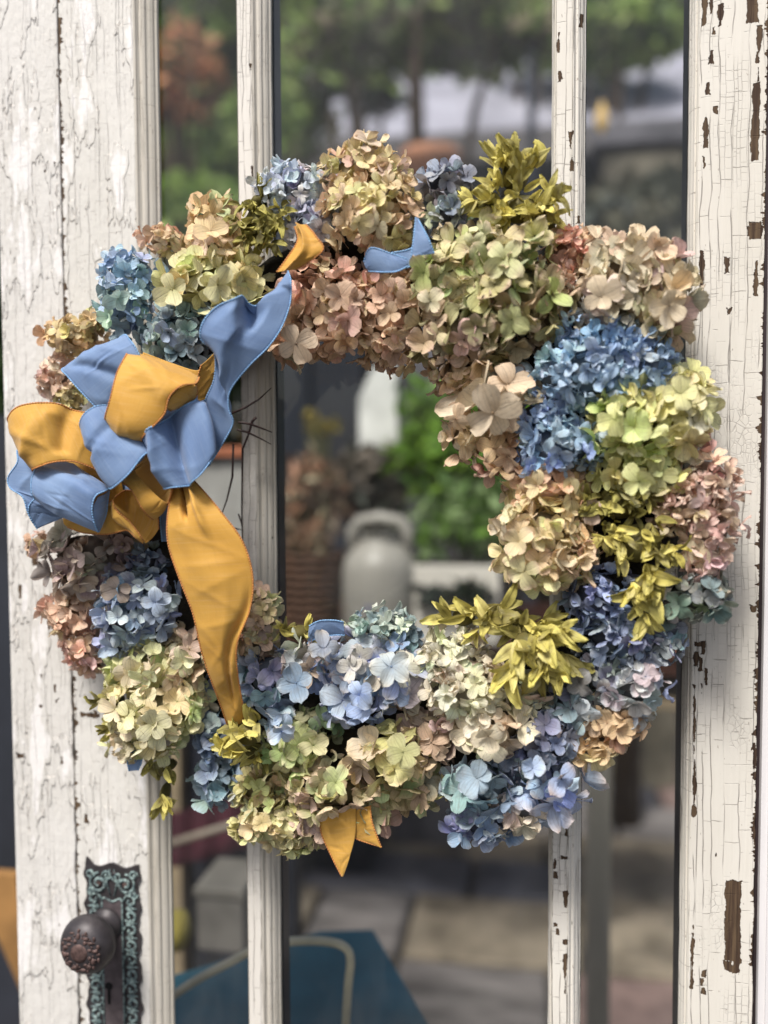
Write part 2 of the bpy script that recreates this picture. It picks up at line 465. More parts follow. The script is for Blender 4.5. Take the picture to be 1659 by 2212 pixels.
def board(name, x0, x1, z0, z1, y0, y1, mat, rag0=0.0, rag1=0.0, seed=1, bev=0.0012):
    """a board with softened front edges; ragged paint lips where asked"""
    n = 420 if (rag0 or rag1) else 12
    rr = np.random.default_rng(seed)
    def rag(a):
        if not a: return np.zeros(n)
        k = np.cumsum(rr.normal(0, 1, n)); k = k - np.convolve(k, np.ones(25) / 25, 'same')
        return a * np.clip(k / 2.0, -1.0, 1.0)
    r0, r1 = rag(rag0), rag(rag1)
    m = MB(); v = []; f = []
    zz = np.linspace(z0, z1, n)
    for i, z in enumerate(zz):
        lo_ = min(1.0, max(0.12, (1.36 - z) / 0.25))
        a, c = x0 + r0[i] * lo_, x1 + r1[i] * lo_
        if rag1 > 0.0005 and rag0 == 0 and name == 'stile_board': c += 0.0004 * (1 - lo_)
        if rag0 > 0.0005 and name == 'stile_board': a -= 0.0004 * (1 - lo_)
        v += [(x0, y1, z), (a, y0 + bev, z), (a + bev * .3, y0 + bev * .3, z), (a + bev, y0, z), (c - bev, y0, z), (c - bev * .3, y0 + bev * .3, z), (c, y0 + bev, z), (x1, y1, z)]
    for i in range(n - 1):
        for k in range(8):
            l = (k + 1) % 8
            f.append((i * 8 + k, i * 8 + l, (i + 1) * 8 + l, (i + 1) * 8 + k))
    f += [tuple(range(7, -1, -1)), tuple((n - 1) * 8 + k for k in range(8))]
    m.add(v, f)
    return m.build(name, mat, door)

o = board('stile_board', xL0, xs - 0.0006, ZB, ZT, 0, DT, pL1, 0.0, 0.0011, 3); o['label'] = 'outer board of the lock stile with peeling paint'
o = board('stile_board', xs + 0.0007, xL1 - 0.0005, ZB, ZT, 0.0004, DT, pL2, 0.0009, 0.0, 4); o['label'] = 'inner board of the lock stile carrying the lock plate'
MB().box((xs - 0.006, 0.006, ZB + .001), (xs + 0.006, DT - 0.002, ZT - .001)).build('joint_filler', gapmat, door)
board('hinge_stile', xR0 + 0.0045, xR1, ZB, ZT, 0, DT, pR, 0.0004, 0.0006, 5)

def moulding(name, x, side, width, mat, z0=Zlo, z1=Zhi, depth=0.013):
    """stepped ogee glazing moulding running down from the face at x toward the glass"""
    pr = [(0, -0.0002), (0.10, 0.0002), (0.16, 0.0022), (0.24, 0.0034), (0.40, 0.0030), (0.52, 0.0040), (0.58, 0.0062), (0.72, 0.0072), (0.84, 0.0090), (0.90, 0.0112), (1.0, depth - 0.001), (1.0, depth + 0.004), (0, depth + 0.004)]
    n = 90
    rr = np.random.default_rng(int(abs(x) * 1e5) % 9999)
    j = rr.normal(0, 0.00022, n); j = np.convolve(j, [.25, .5, .25], 'same')
    v = []; f = []; k = len(pr)
    for i, z in enumerate(np.linspace(z0, z1, n)):
        for a, y in pr:
            v.append((x + side * a * width + (j[i] if a > 0.5 else 0), y, z))
    for i in range(n - 1):
        for q in range(k):
            l = (q + 1) % k
            a = (i * k + q, i * k + l, (i + 1) * k + l, (i + 1) * k + q)
            f.append(a if side > 0 else a[::-1])
    f += [tuple(range(k)), tuple((n - 1) * k + q for q in range(k))]
    return mesh(name, v, f, mat, door)

GY = 0.0155          # the glass
moulding('glazing_moulding', xL1 - 0.0005, 1, PX(346) - xL1 + 0.0005, pB)
moulding('glazing_moulding', xR0 + 0.0045, -1, 0.006, pR)
m1a, m1b, m1c = PX(524), PX(556), PX(588)
m2a, m2b, m2c = PX(1197), PX(1232), PX(1261)
board('glazing_bar', m1a, m1b, Zlo, Zhi, 0.0, 0.013, pM1, 0.0, 0.0004, 8, 0.0016)
board('glazing_bar', m2a, m2b, Zlo, Zhi, 0.0, 0.013, pM2, 0.0004, 0.0004, 9, 0.0010)
moulding('glazing_moulding', m1b, 1, m1c - m1b, pB)
moulding('glazing_moulding', m2b, 1, m2c - m2b, pM2)
moulding('glazing_moulding', m1a, -1, 0.0012, pM1)
moulding('glazing_moulding', m2a, -1, 0.0036, pM2)
# inner half of the bars; dark colour stands in for shadow and reflection there
for a, c in ((m1a - 0.002, m1c + .001), (m2a - 0.002, m2c + .001)):
    MB().box((a, GY + 0.004, Zlo), (c, DT + 0.004, Zhi), 0.001).build('inner_glazing_bar', inner_dark, door)
MB().box((xR0 - 0.0015, GY + 0.004, Zlo), (xR1 - 0.003, DT + 0.009, Zhi)).build('inner_stile', inner_dark, door)
# rails above and below the panes
MB().box((xL1 - 0.0003, 0.0004, ZB), (xR0 + 0.0043, DT, Zlo), 0.001).build('bottom_rail', pRail, door)
MB().box((xL1 - 0.0003, 0.0004, Zhi), (xR0 + 0.0043, DT, ZT), 0.001).build('top_rail', pRail, door)

g = NB('window_glass')
lp = g.node('ShaderNodeFresnel'); lp.inputs[0].default_value = 1.33
trn = g.node('ShaderNodeBsdfTransparent'); trn.inputs[0].default_value = (0.95, 0.97, 0.96, 1)
gl = g.node('ShaderNodeBsdfGlossy'); gl.inputs['Roughness'].default_value = 0.015
mx = g.node('ShaderNodeMixShader')
g.t.links.new(lp.outputs[0], mx.inputs[0]); g.t.links.new(trn.outputs[0], mx.inputs[1]); g.t.links.new(gl.outputs[0], mx.inputs[2])
df = g.node('ShaderNodeBsdfDiffuse'); df.inputs[0].default_value = (.55, .55, .53, 1)
m2_ = g.node('ShaderNodeMixShader')
sm = g.noise(g.mapv(g.obj(), (1, 1, .5)), 9, 5, .65)
g.put(m2_.inputs[0], g.ramp(sm, .38, .72, .004, .05))
g.t.links.new(mx.outputs[0], m2_.inputs[1]); g.t.links.new(df.outputs[0], m2_.inputs[2])
g.t.links.new(m2_.outputs[0], g.out.inputs[0])
for a, c in ((xL1 + .002, m1a + .003), (m1c - .003, m2a + .003), (m2c - .003, xR0 + 0.006)):
    MB().box((a, GY + .002, Zlo - .004), (c, GY + .004 - .0004, Zhi + .004)).build('glass_pane', g.mat, door)

# ---- lock plate
bronze = simple('dark_bronze', (62, 58, 60), 0.48, 0.25, nscale=60, var=0.3, bump=0.0003, spec=0.5)
b = NB('verdigris')
n = b.noise(b.obj(), 240, 4, 0.6)
col = b.mix(b.ramp(n, 0.38, 0.62), lin((98, 118, 120)), lin((150, 170, 166)))
col = b.mix(b.ramp(b.noise(b.obj(), 380, 3, 0.6), 0.50, 0.60), col, lin((56, 62, 64)))
verd = b.done(col, 0.75, 0.1)
rust = simple('rusty_copper', (90, 72, 68), 0.6, 0.3, nscale=220, var=0.4, bump=0.0004)
black = simple('keyhole_dark', (6, 6, 8), 0.9)

eL, eR, eT, eB = PX(189, 2000), PX(303, 2000), P(250, 1868).z, P(250, 2395).z
ew, eh = eR - eL, eT - eB
def plate_outline(n=140, inset=0.0):
    pts = []
    def wav(t): return 0.0016 * math.sin(t * 2 * math.pi * 7.5) + 0.0008 * math.sin(t * 2 * math.pi * 17)
    for i in range(n):      # right side, up
        t = i / n; pts.append((eR - inset + wav(t) * (1 if inset == 0 else 0.5), eB + inset + (eh - 2 * inset) * t))
    for i in range(40):
        t = i / 40; pts.append((eR - inset - (ew - 2 * inset) * t, eT - inset + 0.0022 * math.cos(t * math.pi * 4) + (0.006 * max(0, t - .85) / .15)))
    for i in range(n):
        t = 1 - i / n; pts.append((eL + inset - wav(t) * (1 if inset == 0 else 0.5), eB + inset + (eh - 2 * inset) * t))
    for i in range(10):
        t = i / 10; pts.append((eL + inset + (ew - 2 * inset) * t, eB + inset))
    return pts
MBp = MB().prism(plate_outline(), -0.0024, 0.0004)
plate = MBp.build('lock_plate', bronze, door)
plate['label'] = 'ornate cast lock plate with green patina scrolls'
cw = ew * 0.38
cx = (eL + eR) / 2 + 0.0005
mp = MB()
pan = []
ctop = P(250, 1938).z
for i in range(17):
    a = math.pi * i / 16
    pan.append((cx + cw / 2 * math.cos(a), ctop - 0.006 + 0.006 * math.sin(a) + 0.003 * math.sin(3 * a)))
pan = [(cx + cw / 2, eB + .004)] + pan + [(cx - cw / 2, eB + .004)]
mp.prism(pan, -0.0036, -0.0020)
mp.build('centre_panel', simple('worn_plate_metal', (88, 80, 82), 0.5, 0.15, nscale=90, var=.25), plate)
for su, sv in ((250, 1885), (246, 2262)):
    q_ = P(su, sv); MB().lathe([(.0001, .0046), (.0016, .0044), (.0024, .0030), (.0026, .0022)], (q_.x, 0, q_.z), 'y', 14).build('screw', bronze, plate, True)
# raised rim round the panel and scrolls in the border
sc = MB()
rim = [(x, z) for x, z in pan]
sc.tube([(x, -0.0036, z) for x, z in rim], 0.0011, 6)
def scroll(cx_, cz_, r, turns, a0, hand, wid=0.0015):
    pts = []; rr = []
    for i in range(22):
        t = i / 21
        a = a0 + hand * turns * 2 * math.pi * t
        rad = r * (1 - 0.82 * t)
        pts.append((cx_ + rad * math.cos(a), -0.0030, cz_ + rad * math.sin(a)))
        rr.append(wid * (0.75 + 0.8 * t))
    sc.tube(pts, rr, 5)
bw = (ew - cw) / 2
rows = 15
for k in range(rows):
    z = eB + 0.010 + (ctop - eB - 0.012) * k / (rows - 1)
    for sx in (-1, 1):
        xc = cx + sx * (cw / 2 + bw * 0.47)
        hand = sx * (1 if k % 2 else -1)
        scroll(xc, z, bw * 0.40, 1.1, (0 if sx < 0 else math.pi) + (k % 2) * 0.6, hand)
        for q in range(3):       # leaf ribs between the scrolls
            a = (q - 1) * 0.5 + (0 if sx > 0 else math.pi)
            x0 = xc - sx * bw * 0.30; z0 = z + 0.0075
            sc.tube([(x0, -0.0028, z0), (x0 + bw * .38 * math.cos(a), -0.0034, z0 + bw * .30 * math.sin(a) + .001), (x0 + bw * .70 * math.cos(a), -0.0028, z0 + bw * .62 * math.sin(a) + .0002)], [.0007, .0016, .0005], 5)
ztop = (ctop + eT) / 2
for sx in (-1, 1):
    scroll(cx + sx * ew * 0.25, ztop - 0.002, ew * 0.19, 1.5, math.pi / 2, -sx, 0.0016)
    scroll(cx + sx * ew * 0.40, ztop + 0.008, ew * 0.09, 1.2, 0, sx, 0.0013)
    scroll(cx + sx * ew * 0.09, ztop + 0.006, ew * 0.10, 1.2, math.pi, sx, 0.0013)
    scroll(cx + sx * ew * 0.40, ztop - 0.012, ew * 0.08, 1.2, 0, -sx, 0.0013)
    sc.tube([(cx + sx * ew * .03, -.003, ctop + .002), (cx + sx * ew * .10, -.0036, ztop), (cx + sx * ew * .04, -.003, eT - .004)], [.0006, .0012, .0006], 5)
sc.build('scroll_relief', verd, plate, True)
for sx in (-1, 1):
    m = MB()
    for q in range(5):
        a = 2 * math.pi * q / 5 + .3
        m.blob((cx + sx * ew * 0.25 + .0016 * math.cos(a), -0.0036, ztop - 0.002 + .0016 * math.sin(a)), (0.0014, 0.0009, 0.0014), 7, 5)
    m.build('rosette', rust, plate, True)
kh = P(239, 2134)
m = MB()
poly = []
for i in range(15):
    a = math.radians(-60 + 300 * i / 14)
    poly.append((kh.x + 0.0042 * math.cos(a), kh.z + .004 + 0.0042 * math.sin(a)))
poly = [(kh.x + .0016, kh.z - .015), (kh.x + .0016, kh.z + .001)] + poly[1:-1] + [(kh.x - .0016, kh.z + .001), (kh.x - .0016, kh.z - .015)]
m.prism(poly, -0.0042, -0.0030)
m.build('keyhole', black, plate)

kc = P(181, 2049, -0.052)
kx, kz = kc.x, kc.z
knob = empty('door_knob', (kx, 0, kz), door)
knob.location = (kx, 0, kz); knob.scale = (1.12, 1.0, 1.17)
m = MB()
m.lathe([(0.0001, 0.0035), (0.0150, 0.0035), (0.0155, 0.0050), (0.0135, 0.0075), (0.0110, 0.0100), (0.0095, 0.0125), (0.0088, 0.0200), (0.0090, 0.0290), (0.0100, 0.0300)], (0, 0, 0), 'y', 32)
m.build('knob_shank', bronze, knob, True)
m = MB()
prof = [(0.0100, 0.0295), (0.0180, 0.0315), (0.0224, 0.0345), (0.0240, 0.0375), (0.0247, 0.0395), (0.0243, 0.0408), (0.0252, 0.0422), (0.0248, 0.0460), (0.0232, 0.0510), (0.0200, 0.0560), (0.0150, 0.0598), (0.0090, 0.0617), (0.0001, 0.0620)]
m.lathe(prof, (0, 0, 0), 'y', 48)
m.build('knob_head', bronze, knob, True)
m = MB()
def kh_(rad): return float(np.interp(rad, [p[0] for p in prof[::-1]][:6], [p[1] for p in prof[::-1]][:6])) + .0002
for ring, (rad, cnt, sz) in enumerate(((0.0172, 15, 0.0019), (0.0140, 12, 0.0024), (0.0112, 9, 0.0018), (0.0155, 22, 0.0011), (0.0125, 20, 0.0010))):
    for q in range(cnt):
        a = 2 * math.pi * (q + .3 * ring) / cnt + random.uniform(-.12, .12)
        r_ = rad + random.uniform(-.0008, .0008); e_ = random.uniform(.7, 1.5)
        m.blob((r_ * math.cos(a), -kh_(r_), r_ * math.sin(a)), (sz * e_, sz * 0.6, sz * (2.0 - e_)), 8, 6)
m.lathe([(0.0086, 0.0606), (0.0078, 0.0622), (0.0045, 0.0630), (0.0001, 0.0632)], (0, 0, 0), 'y', 20)
m.build('knob_ornament', rust, knob, True)

# ---- frame at the right
frame = tag(empty('door_frame', (xR1 + .02, 0, 0)), 'white door frame with a dark strip filling the shaded gap right of the old door', 'door frame')
fw = simple('white_frame_paint', (222, 220, 220), 0.5, nscale=30, var=0.06, stretch=(1, 1, .1))
dk = simple('dark_gap_strip', (46, 36, 38), 0.5, nscale=60, var=0.3, stretch=(1, 1, .05))
x0 = xR1 + 0.0007 - frame.location.x
o = MB().box((x0, 0.004, 0), (x0 + PX(1651) - PX(1641) + .001, DT, ZT + .01), .0008).build('gap_strip', dk, frame)  # dark strip stands in for the shaded gap beside the door
xf = PX(1652) - frame.location.x
MB().box((xf, -0.004, 0), (xf + 0.09, 0.06, ZT + .05), .0015).build('jamb', fw, frame)
MB().box((xf + .006, -0.0065, 0), (xf + 0.075, -0.0043, ZT + .05), .0008).build('jamb_bead', fw, frame)

# ------------------------------------------------------------------ wreath
PET = petal_mat()
VIEW = CAMP

TT = np.array([0.03, 0.22, 0.45, 0.68, 0.88, 1.0])
SS = np.array([-1.0, -0.52, 0.0, 0.52, 1.0])
GT, GS = np.meshgrid(TT, SS, indexing='ij')
NT_, NS_ = len(TT), len(SS)
PF = []
for i in range(NT_ - 1):
    for j in range(NS_ - 1):
        PF.append((i * NS_ + j, i * NS_ + j + 1, (i + 1) * NS_ + j + 1, (i + 1) * NS_ + j))
PF = np.array(PF)
gt, gs = GT.ravel(), GS.ravel()

TB = np.array([0.02, 0.14, 0.30, 0.46, 0.62, 0.76, 0.87, 0.94, 1.0])
GTb, GSb = np.meshgrid(TB, SS, indexing='ij')
gtb, gsb = GTb.ravel(), GSb.ravel()
PFB = np.array([(i * NS_ + j, i * NS_ + j + 1, (i + 1) * NS_ + j + 1, (i + 1) * NS_ + j) for i in range(len(TB) - 1) for j in range(NS_ - 1)])

def basis(n, spin):
    n = n / np.linalg.norm(n)
    a = np.array([0, 0, 1.0]) if abs(n[2]) < 0.9 else np.array([1.0, 0, 0])
    x = np.cross(a, n); x /= np.linalg.norm(x)
    y = np.cross(n, x)
    c, s = math.cos(spin), math.sin(spin)
    return np.array([x * c + y * s, -x * s + y * c, n])     # rows

def petal(L, W, style, rng, a0, a1, gt=gt, gs=gs):
    """one sepal in local space: grows along +x, width along y, up z"""
    if style == 'bract':
        hw = np.sin(np.pi * np.clip(gt, 0, 1) ** 0.86) ** 0.72
        hw = np.maximum(hw, 0.10) + 0.22 * np.exp(-((gt - 0.95) / 0.05) ** 2) * (gt < 0.995)
    elif style == 'angular':
        hw = (gt ** 0.6) * (1 - gt ** 2.6) ** 0.62 * 1.32 + 0.05
    elif style == 'crumple':
        hw = (gt ** 0.6) * (1 - gt ** 2.4) ** 0.6 * 1.25 + 0.06
    else:
        hw = (gt ** 0.60) * (1 - gt ** 4.2) ** 0.5 * 1.18 + 0.04
        hw = np.where(gt > 0.99, 0.20, hw)
    t = gt
    ang = a0 + a1 * t
    xx = L * t * np.sinc((a1 * t / 2) / np.pi) * np.cos(a0 + a1 * t / 2)
    zz = L * t * np.sinc((a1 * t / 2) / np.pi) * np.sin(a0 + a1 * t / 2)
    y = gs * hw * W
    fold = rng.normal(0.16, 0.20) if style != 'bract' else abs(rng.normal(0.38, 0.16))
    lift = fold * np.abs(y) ** (1.0 if style in ('bract', 'angular') else 1.25) * (1.0 if style in ('bract', 'angular') else W ** -0.25)
    amp = {'round': 0.035, 'angular': 0.075, 'crumple': 0.13, 'bract': 0.06}[style] * L
    lift = lift + amp * np.sin(gs * rng.uniform(1.5, 3.5) + rng.uniform(0, 6.3)) * t + amp * 0.7 * np.sin(gs * 4.5 + t * 5 + rng.uniform(0, 6.3)) * t * t
    tw = rng.normal(0, 0.16 if style == 'round' else 0.32) * t
    y2 = y * np.cos(tw); lift = lift + y * np.sin(tw)
    px = xx - lift * np.sin(ang)
    pz = zz + lift * np.cos(ang)
    p = np.stack([px, y2, pz], 1)
    if style == 'crumple':
        k = rng.normal(0, 1, (3, 3)) * 3.4 / L
        ph = rng.uniform(0, 6.3, 3)
        p = p + (0.10 * L) * np.sin(p @ k + ph) * t[:, None]
    else:
        p = p * 1.0
        p[:, 0] += L * 0.035 * np.sin(gs * 5 + rng.uniform(0, 6)) * t ** 3
    return p

def floret(c, n, spin, size, style, col, edge, eye, rng, cup=None):
    B = basis(n, spin)
    V = []; F = []; K = []; T = []
    npet = 4 if rng.random() < 0.88 else 5
    base_a = rng.uniform(0.02, 0.62) if cup is None else cup
    rv = rng.random()
    for k in range(npet):
        a = 2 * math.pi * k / npet + rng.normal(0, 0.14)
        L = size * rng.uniform(0.84, 1.12)
        wr = {'round': rng.uniform(0.42, 0.60), 'angular': rng.uniform(0.40, 0.56), 'crumple': rng.uniform(0.36, 0.50)}[style]
        cu = {'round': rng.normal(0.0, 0.60), 'angular': rng.normal(-0.1, 0.8), 'crumple': rng.normal(0.2, 1.1)}[style]
        p = petal(L, L * wr, style, rng, base_a + (0.12 if k % 2 else 0.0) + rng.normal(0, 0.24), cu)
        ca, sa = math.cos(a), math.sin(a)
        q = np.stack([p[:, 0] * ca - p[:, 1] * sa, p[:, 0] * sa + p[:, 1] * ca, p[:, 2] + (0.0005 if k % 2 else 0)], 1)
        V.append(q @ B + c)
        F.append(PF + len(gt) * k)
        lum = rng.uniform(0.86, 1.12)
        cc = col[None, :] * lum
        wedge = np.clip((gt - 0.55) / 0.45, 0, 1) ** 1.3
        weye = np.clip(1 - gt / 0.40, 0, 1)
        kk = cc * (1 - wedge[:, None] * 0.75) + edge[None, :] * (wedge[:, None] * 0.75)
        kk = kk * (1 - weye[:, None] * 0.45) + eye[None, :] * (weye[:, None] * 0.45)
        K.append(np.concatenate([kk, np.ones((len(gt), 1))], 1))
        T.append(np.stack([gt, gs, np.full(len(gt), rv)], 1))
    # the tiny bead at the heart
    o = sum(len(x) for x in V)
    r = max(0.0007, size * 0.055)
    oc = np.array([[1, 0, 0], [-1, 0, 0], [0, 1, 0], [0, -1, 0], [0, 0, 1], [0, 0, -1.0]]) * r
    V.append((oc + np.array([0, 0, r])) @ B + c)
    F2 = [(0, 2, 4, 4), (2, 1, 4, 4), (1, 3, 4, 4), (3, 0, 4, 4), (2, 0, 5, 5), (1, 2, 5, 5), (3, 1, 5, 5), (0, 3, 5, 5)]
    K.append(np.tile(np.append(eye * 0.9, 1.0), (6, 1)))
    T.append(np.tile([0.5, 0.5, rv], (6, 1)))
    faces = [tuple(x) for fz in F for x in fz.tolist()] + [(a + o, b_ + o, c_ + o) for a, b_, c_, _ in F2]
    return np.concatenate(V), faces, np.concatenate(K), np.concatenate(T)

def bract(c, d, size, col, spot, rng, roll=None):
    """a narrow boat-shaped leaf of the olive flowers, growing along d"""
    d = d / np.linalg.norm(d)
    w_ = np.array([0, -1.0, 0]) + rng.normal(0, 0.35, 3)
    z = w_ - d * (w_ @ d); z /= np.linalg.norm(z)
    y = np.cross(z, d)
    B = np.array([d, y, z])
    p = petal(size, size * rng.uniform(0.14, 0.24), 'bract', rng, rng.uniform(0.1, 0.7), rng.normal(-0.7, 0.9), gtb, gsb)
    V = p @ B + c
    K = col[None, :] * rng.uniform(0.80, 1.15)
    tipw = np.clip((gtb - 0.6) / 0.4, 0, 1)[:, None]
    K = K * (1 - 0.35 * tipw) + np.array(lin((214, 208, 110))[:3])[None, :] * 0.35 * tipw
    sp = np.exp(-((gtb - 0.40) / 0.11) ** 2 - (gsb / 0.6) ** 2)[:, None] * spot
    K = K * (1 - sp) + np.array(lin((74, 62, 20))[:3])[None, :] * sp
    K = np.concatenate([K, np.ones((len(gtb), 1))], 1)
    T = np.stack([gtb, gsb * 0.5, np.full(len(gtb), rng.random())], 1)
    return V, [tuple(x) for x in PFB.tolist()], K, T

wreath = tag(empty('wreath', (0, -0.03, 1.35)), 'round wreath of dried hydrangeas with a blue and mustard ribbon bow, hung on the door', 'wreath')
wreath.location = (0, 0, 0)
moss = simple('dark_moss_base', (42, 38, 30), 0.95, nscale=90, var=0.5, bump=0.004)
ringm = MB()
CEN = P(815, 1095, -0.022)
NR, NM = 96, 14
v = []; f = []
for i in range(NR):
    a = 2 * math.pi * i / NR
    ru = (525 + 10 * math.cos(2 * a)) * UM * .97; rv_ = 500 * UM * .97
    dx, dz = math.cos(a), math.sin(a)
    for k in range(NM):
        b_ = 2 * math.pi * k / NM
        jj = random.uniform(0.86, 1.12)
        rr = 0.036 * jj * math.cos(b_)
        v.append((CEN.x + dx * (ru + rr), CEN.y - 0.020 * jj * math.sin(b_), CEN.z + dz * (rv_ + rr)))
for i in range(NR):
    for k in range(NM):
        f.append((i * NM + k, i * NM + (k + 1) % NM, ((i + 1) % NR) * NM + (k + 1) % NM, ((i + 1) % NR) * NM + k))
ringm.add(v, f)
ringm.build('wreath_base', moss, wreath, True)

GAIN = 1.72
def c3(rgb, k=1.0):
    c = np.array(lin(rgb, 1.0)[:3]) * GAIN * k
    sat = 0.64 if c[2] > c[0] * 1.05 else (0.62 if c[1] < c[0] * 0.66 else 0.80)     # dried blues are greyer than greens and creams
    tint_ = np.array([0.95, 1.04, 1.02]) if c[2] > c[0] * 1.05 else (np.array([1.05, 1.07, 0.95]) if c[1] < c[0] * 0.66 else np.array([1.0, 1.0, 0.95]))
    c = (c * sat + c.mean() * (1 - sat)) * tint_
    return c * min(1.0, 0.84 / c.max())

HEADS = []   # u, v, ru, rv, floret size, style, colours, edge, eye, extra depth in mm, label
def H(u, v, ru, rv, s, st, cols, edge=None, eye=None, dz=0, label=None, face=None):
    HEADS.append((u, v, ru, rv, s, st, cols, edge, eye, dz, label))

tan = [(200, 172, 118), (214, 188, 136), (184, 150, 100)]
H(165, 728, 66, 46, 22, 'round', tan, None, (140, 110, 60), -8, 'flat tan hydrangea head at the left of the wreath')
H(205, 700, 28, 30, 20, 'round', [(214, 200, 140)], None, None, -6, 'small pale straw hydrangea sprig')
H(128, 820, 42, 46, 20, 'round', [(212, 178, 160), (220, 196, 170), (200, 160, 140)], (224, 180, 170), None, -8, 'small dusty pink hydrangea head beside the blue loop')
H(160, 858, 36, 30, 18, 'round', [(176, 170, 110), (190, 180, 120)], None, None, -4, 'olive yellow hydrangea sprig above the mustard loop')
H(285, 600, 66, 60, 22, 'round', [(128, 156, 188), (108, 138, 176), (146, 170, 194)], (150, 176, 200), (80, 110, 140), 0, 'steel blue hydrangea head, upper left')
H(275, 662, 62, 66, 23, 'round', [(124, 152, 180), (146, 172, 184), (108, 136, 170), (158, 184, 176)], None, (90, 120, 130), 6, 'grey blue hydrangea head with a pale green floret')
H(385, 735, 76, 70, 25, 'round', [(112, 134, 150), (94, 116, 136), (128, 148, 158)], (140, 158, 168), (60, 80, 90), 10, 'slate blue hydrangea head above the bow')
H(355, 520, 48, 30, 20, 'round', [(224, 196, 156), (214, 164, 136), (232, 214, 170)], (214, 150, 130), None, -6, 'small peach hydrangea sprig, upper left')
H(465, 480, 58, 56, 36, 'round', [(206, 172, 118), (216, 188, 140)], None, None, -10, 'large petalled tan hydrangea florets')
H(478, 550, 74, 62, 36, 'round', [(226, 208, 158), (218, 198, 148)], (216, 180, 140), (150, 120, 70), 4, 'cream hydrangea head with freckles')
H(470, 615, 112, 68, 40, 'round', [(214, 208, 150), (222, 214, 160), (200, 196, 136)], (206, 198, 140), (150, 140, 80), 12, 'pale yellow green hydrangea head with large petals')
H(640, 420, 78, 66, 21, 'round', [(188, 190, 210), (170, 172, 198), (200, 202, 216)], (206, 208, 222), (130, 130, 160), 0, 'pale lavender hydrangea head, top of the wreath')
H(672, 490, 56, 52, 22, 'round', [(170, 166, 186), (188, 184, 204)], (200, 196, 210), (120, 110, 120), 6, 'lavender hydrangea sprig under the pale head')
H(790, 380, 92, 66, 26, 'round', [(226, 214, 160), (220, 204, 150), (214, 178, 148)], (224, 190, 160), (140, 130, 70), -2, 'cream hydrangea head at the very top')
H(805, 460, 98, 84, 26, 'round', [(208, 190, 138), (214, 184, 144), (196, 184, 128), (206, 168, 136)], (222, 200, 160), (120, 100, 60), 12, 'cream and blush hydrangea head, top centre')
H(962, 405, 62, 50, 28, 'round', [(124, 122, 140), (104, 104, 124), (138, 136, 154)], (150, 150, 168), (70, 70, 90), -4, 'slate violet hydrangea head, top right')
H(965, 470, 56, 50, 25, 'crumple', [(112, 114, 138), (140, 148, 152), (96, 96, 124)], (150, 156, 160), None, 0, 'grey violet crumpled hydrangea sprig')
H(955, 515, 34, 34, 24, 'round', [(128, 128, 146)], None, None, -2, 'small grey violet floret cluster')
H(1060, 560, 130, 74, 40, 'angular', [(172, 174, 122), (184, 182, 132), (160, 166, 116), (188, 172, 136)], (184, 160, 136), (110, 116, 60), 8, 'large sage green hydrangea head')
H(985, 610, 96, 70, 36, 'angular', [(174, 180, 122), (150, 166, 104), (202, 196, 150)], (196, 160, 150), (100, 110, 60), 12, 'green hydrangea head with pink rims')
H(1100, 640, 110, 84, 38, 'angular', [(166, 164, 110), (176, 160, 118), (154, 158, 106)], (176, 136, 120), (96, 90, 50), 18, 'olive green hydrangea head with rosy rims')
H(1010, 720, 118, 76, 34, 'angular', [(152, 146, 104), (168, 142, 116), (144, 144, 98), (172, 140, 122)], (182, 142, 128), (90, 80, 50), 14, 'green and mauve hydrangea head over the hole')
H(1180, 680, 58, 62, 34, 'angular', [(164, 146, 112), (158, 140, 104)], (184, 146, 126), None, 4, 'brownish green hydrangea sprig')
H(985, 800, 60, 44, 26, 'angular', [(158, 142, 104), (172, 146, 120)], (186, 146, 128), None, 4, 'small green hydrangea sprig hanging into the hole')
H(650, 700, 66, 84, 34, 'round', [(196, 152, 126), (206, 166, 138), (184, 140, 114)], (206, 160, 138), (130, 90, 60), 0, 'dusty rose hydrangea head with large petals')
H(735, 680, 88, 94, 30, 'round', [(194, 152, 122), (204, 166, 132), (184, 140, 112)], (206, 158, 138), (130, 90, 60), 8, 'dusty rose hydrangea head inside the ring')
H(842, 690, 74, 96, 27, 'round', [(206, 168, 134), (212, 180, 142), (196, 152, 122)], (210, 168, 142), (140, 104, 70), 4, 'peach rose hydrangea head inside the ring')
H(640, 755, 48, 42, 36, 'round', [(214, 186, 160), (222, 198, 172)], (206, 170, 150), None, 6, 'pale blush florets beside the ribbon')
H(1222, 545, 50, 46, 20, 'crumple', [(214, 146, 130), (206, 128, 118), (222, 172, 142)], (226, 178, 150), None, -2, 'coral pink hydrangea sprig')
H(1210, 610, 38, 54, 22, 'crumple', [(196, 120, 108), (204, 136, 120)], (214, 156, 136), None, 0, 'coral red hydrangea sprig')
H(1335, 575, 94, 66, 34, 'round', [(204, 188, 164), (190, 174, 154), (214, 196, 168)], (210, 190, 160), (130, 116, 96), -2, 'greige hydrangea head, upper right')
H(1330, 645, 86, 64, 34, 'round', [(196, 180, 156), (180, 170, 150), (170, 166, 150)], (206, 190, 164), (110, 104, 86), 8, 'grey beige hydrangea head, upper right')
H(1425, 640, 72, 84, 36, 'round', [(212, 196, 168), (198, 180, 152), (186, 168, 148)], (220, 204, 174), (130, 116, 90), 2, 'beige hydrangea head against the hinge stile')
H(1400, 710, 66, 44, 34, 'round', [(178, 162, 142), (166, 150, 134)], None, None, 0, 'taupe hydrangea sprig over the blue head')
H(1290, 740, 98, 62, 26, 'crumple', [(112, 144, 188), (128, 158, 200), (98, 128, 172)], (146, 172, 206), (60, 84, 120), 4, 'clear blue hydrangea head, right side')
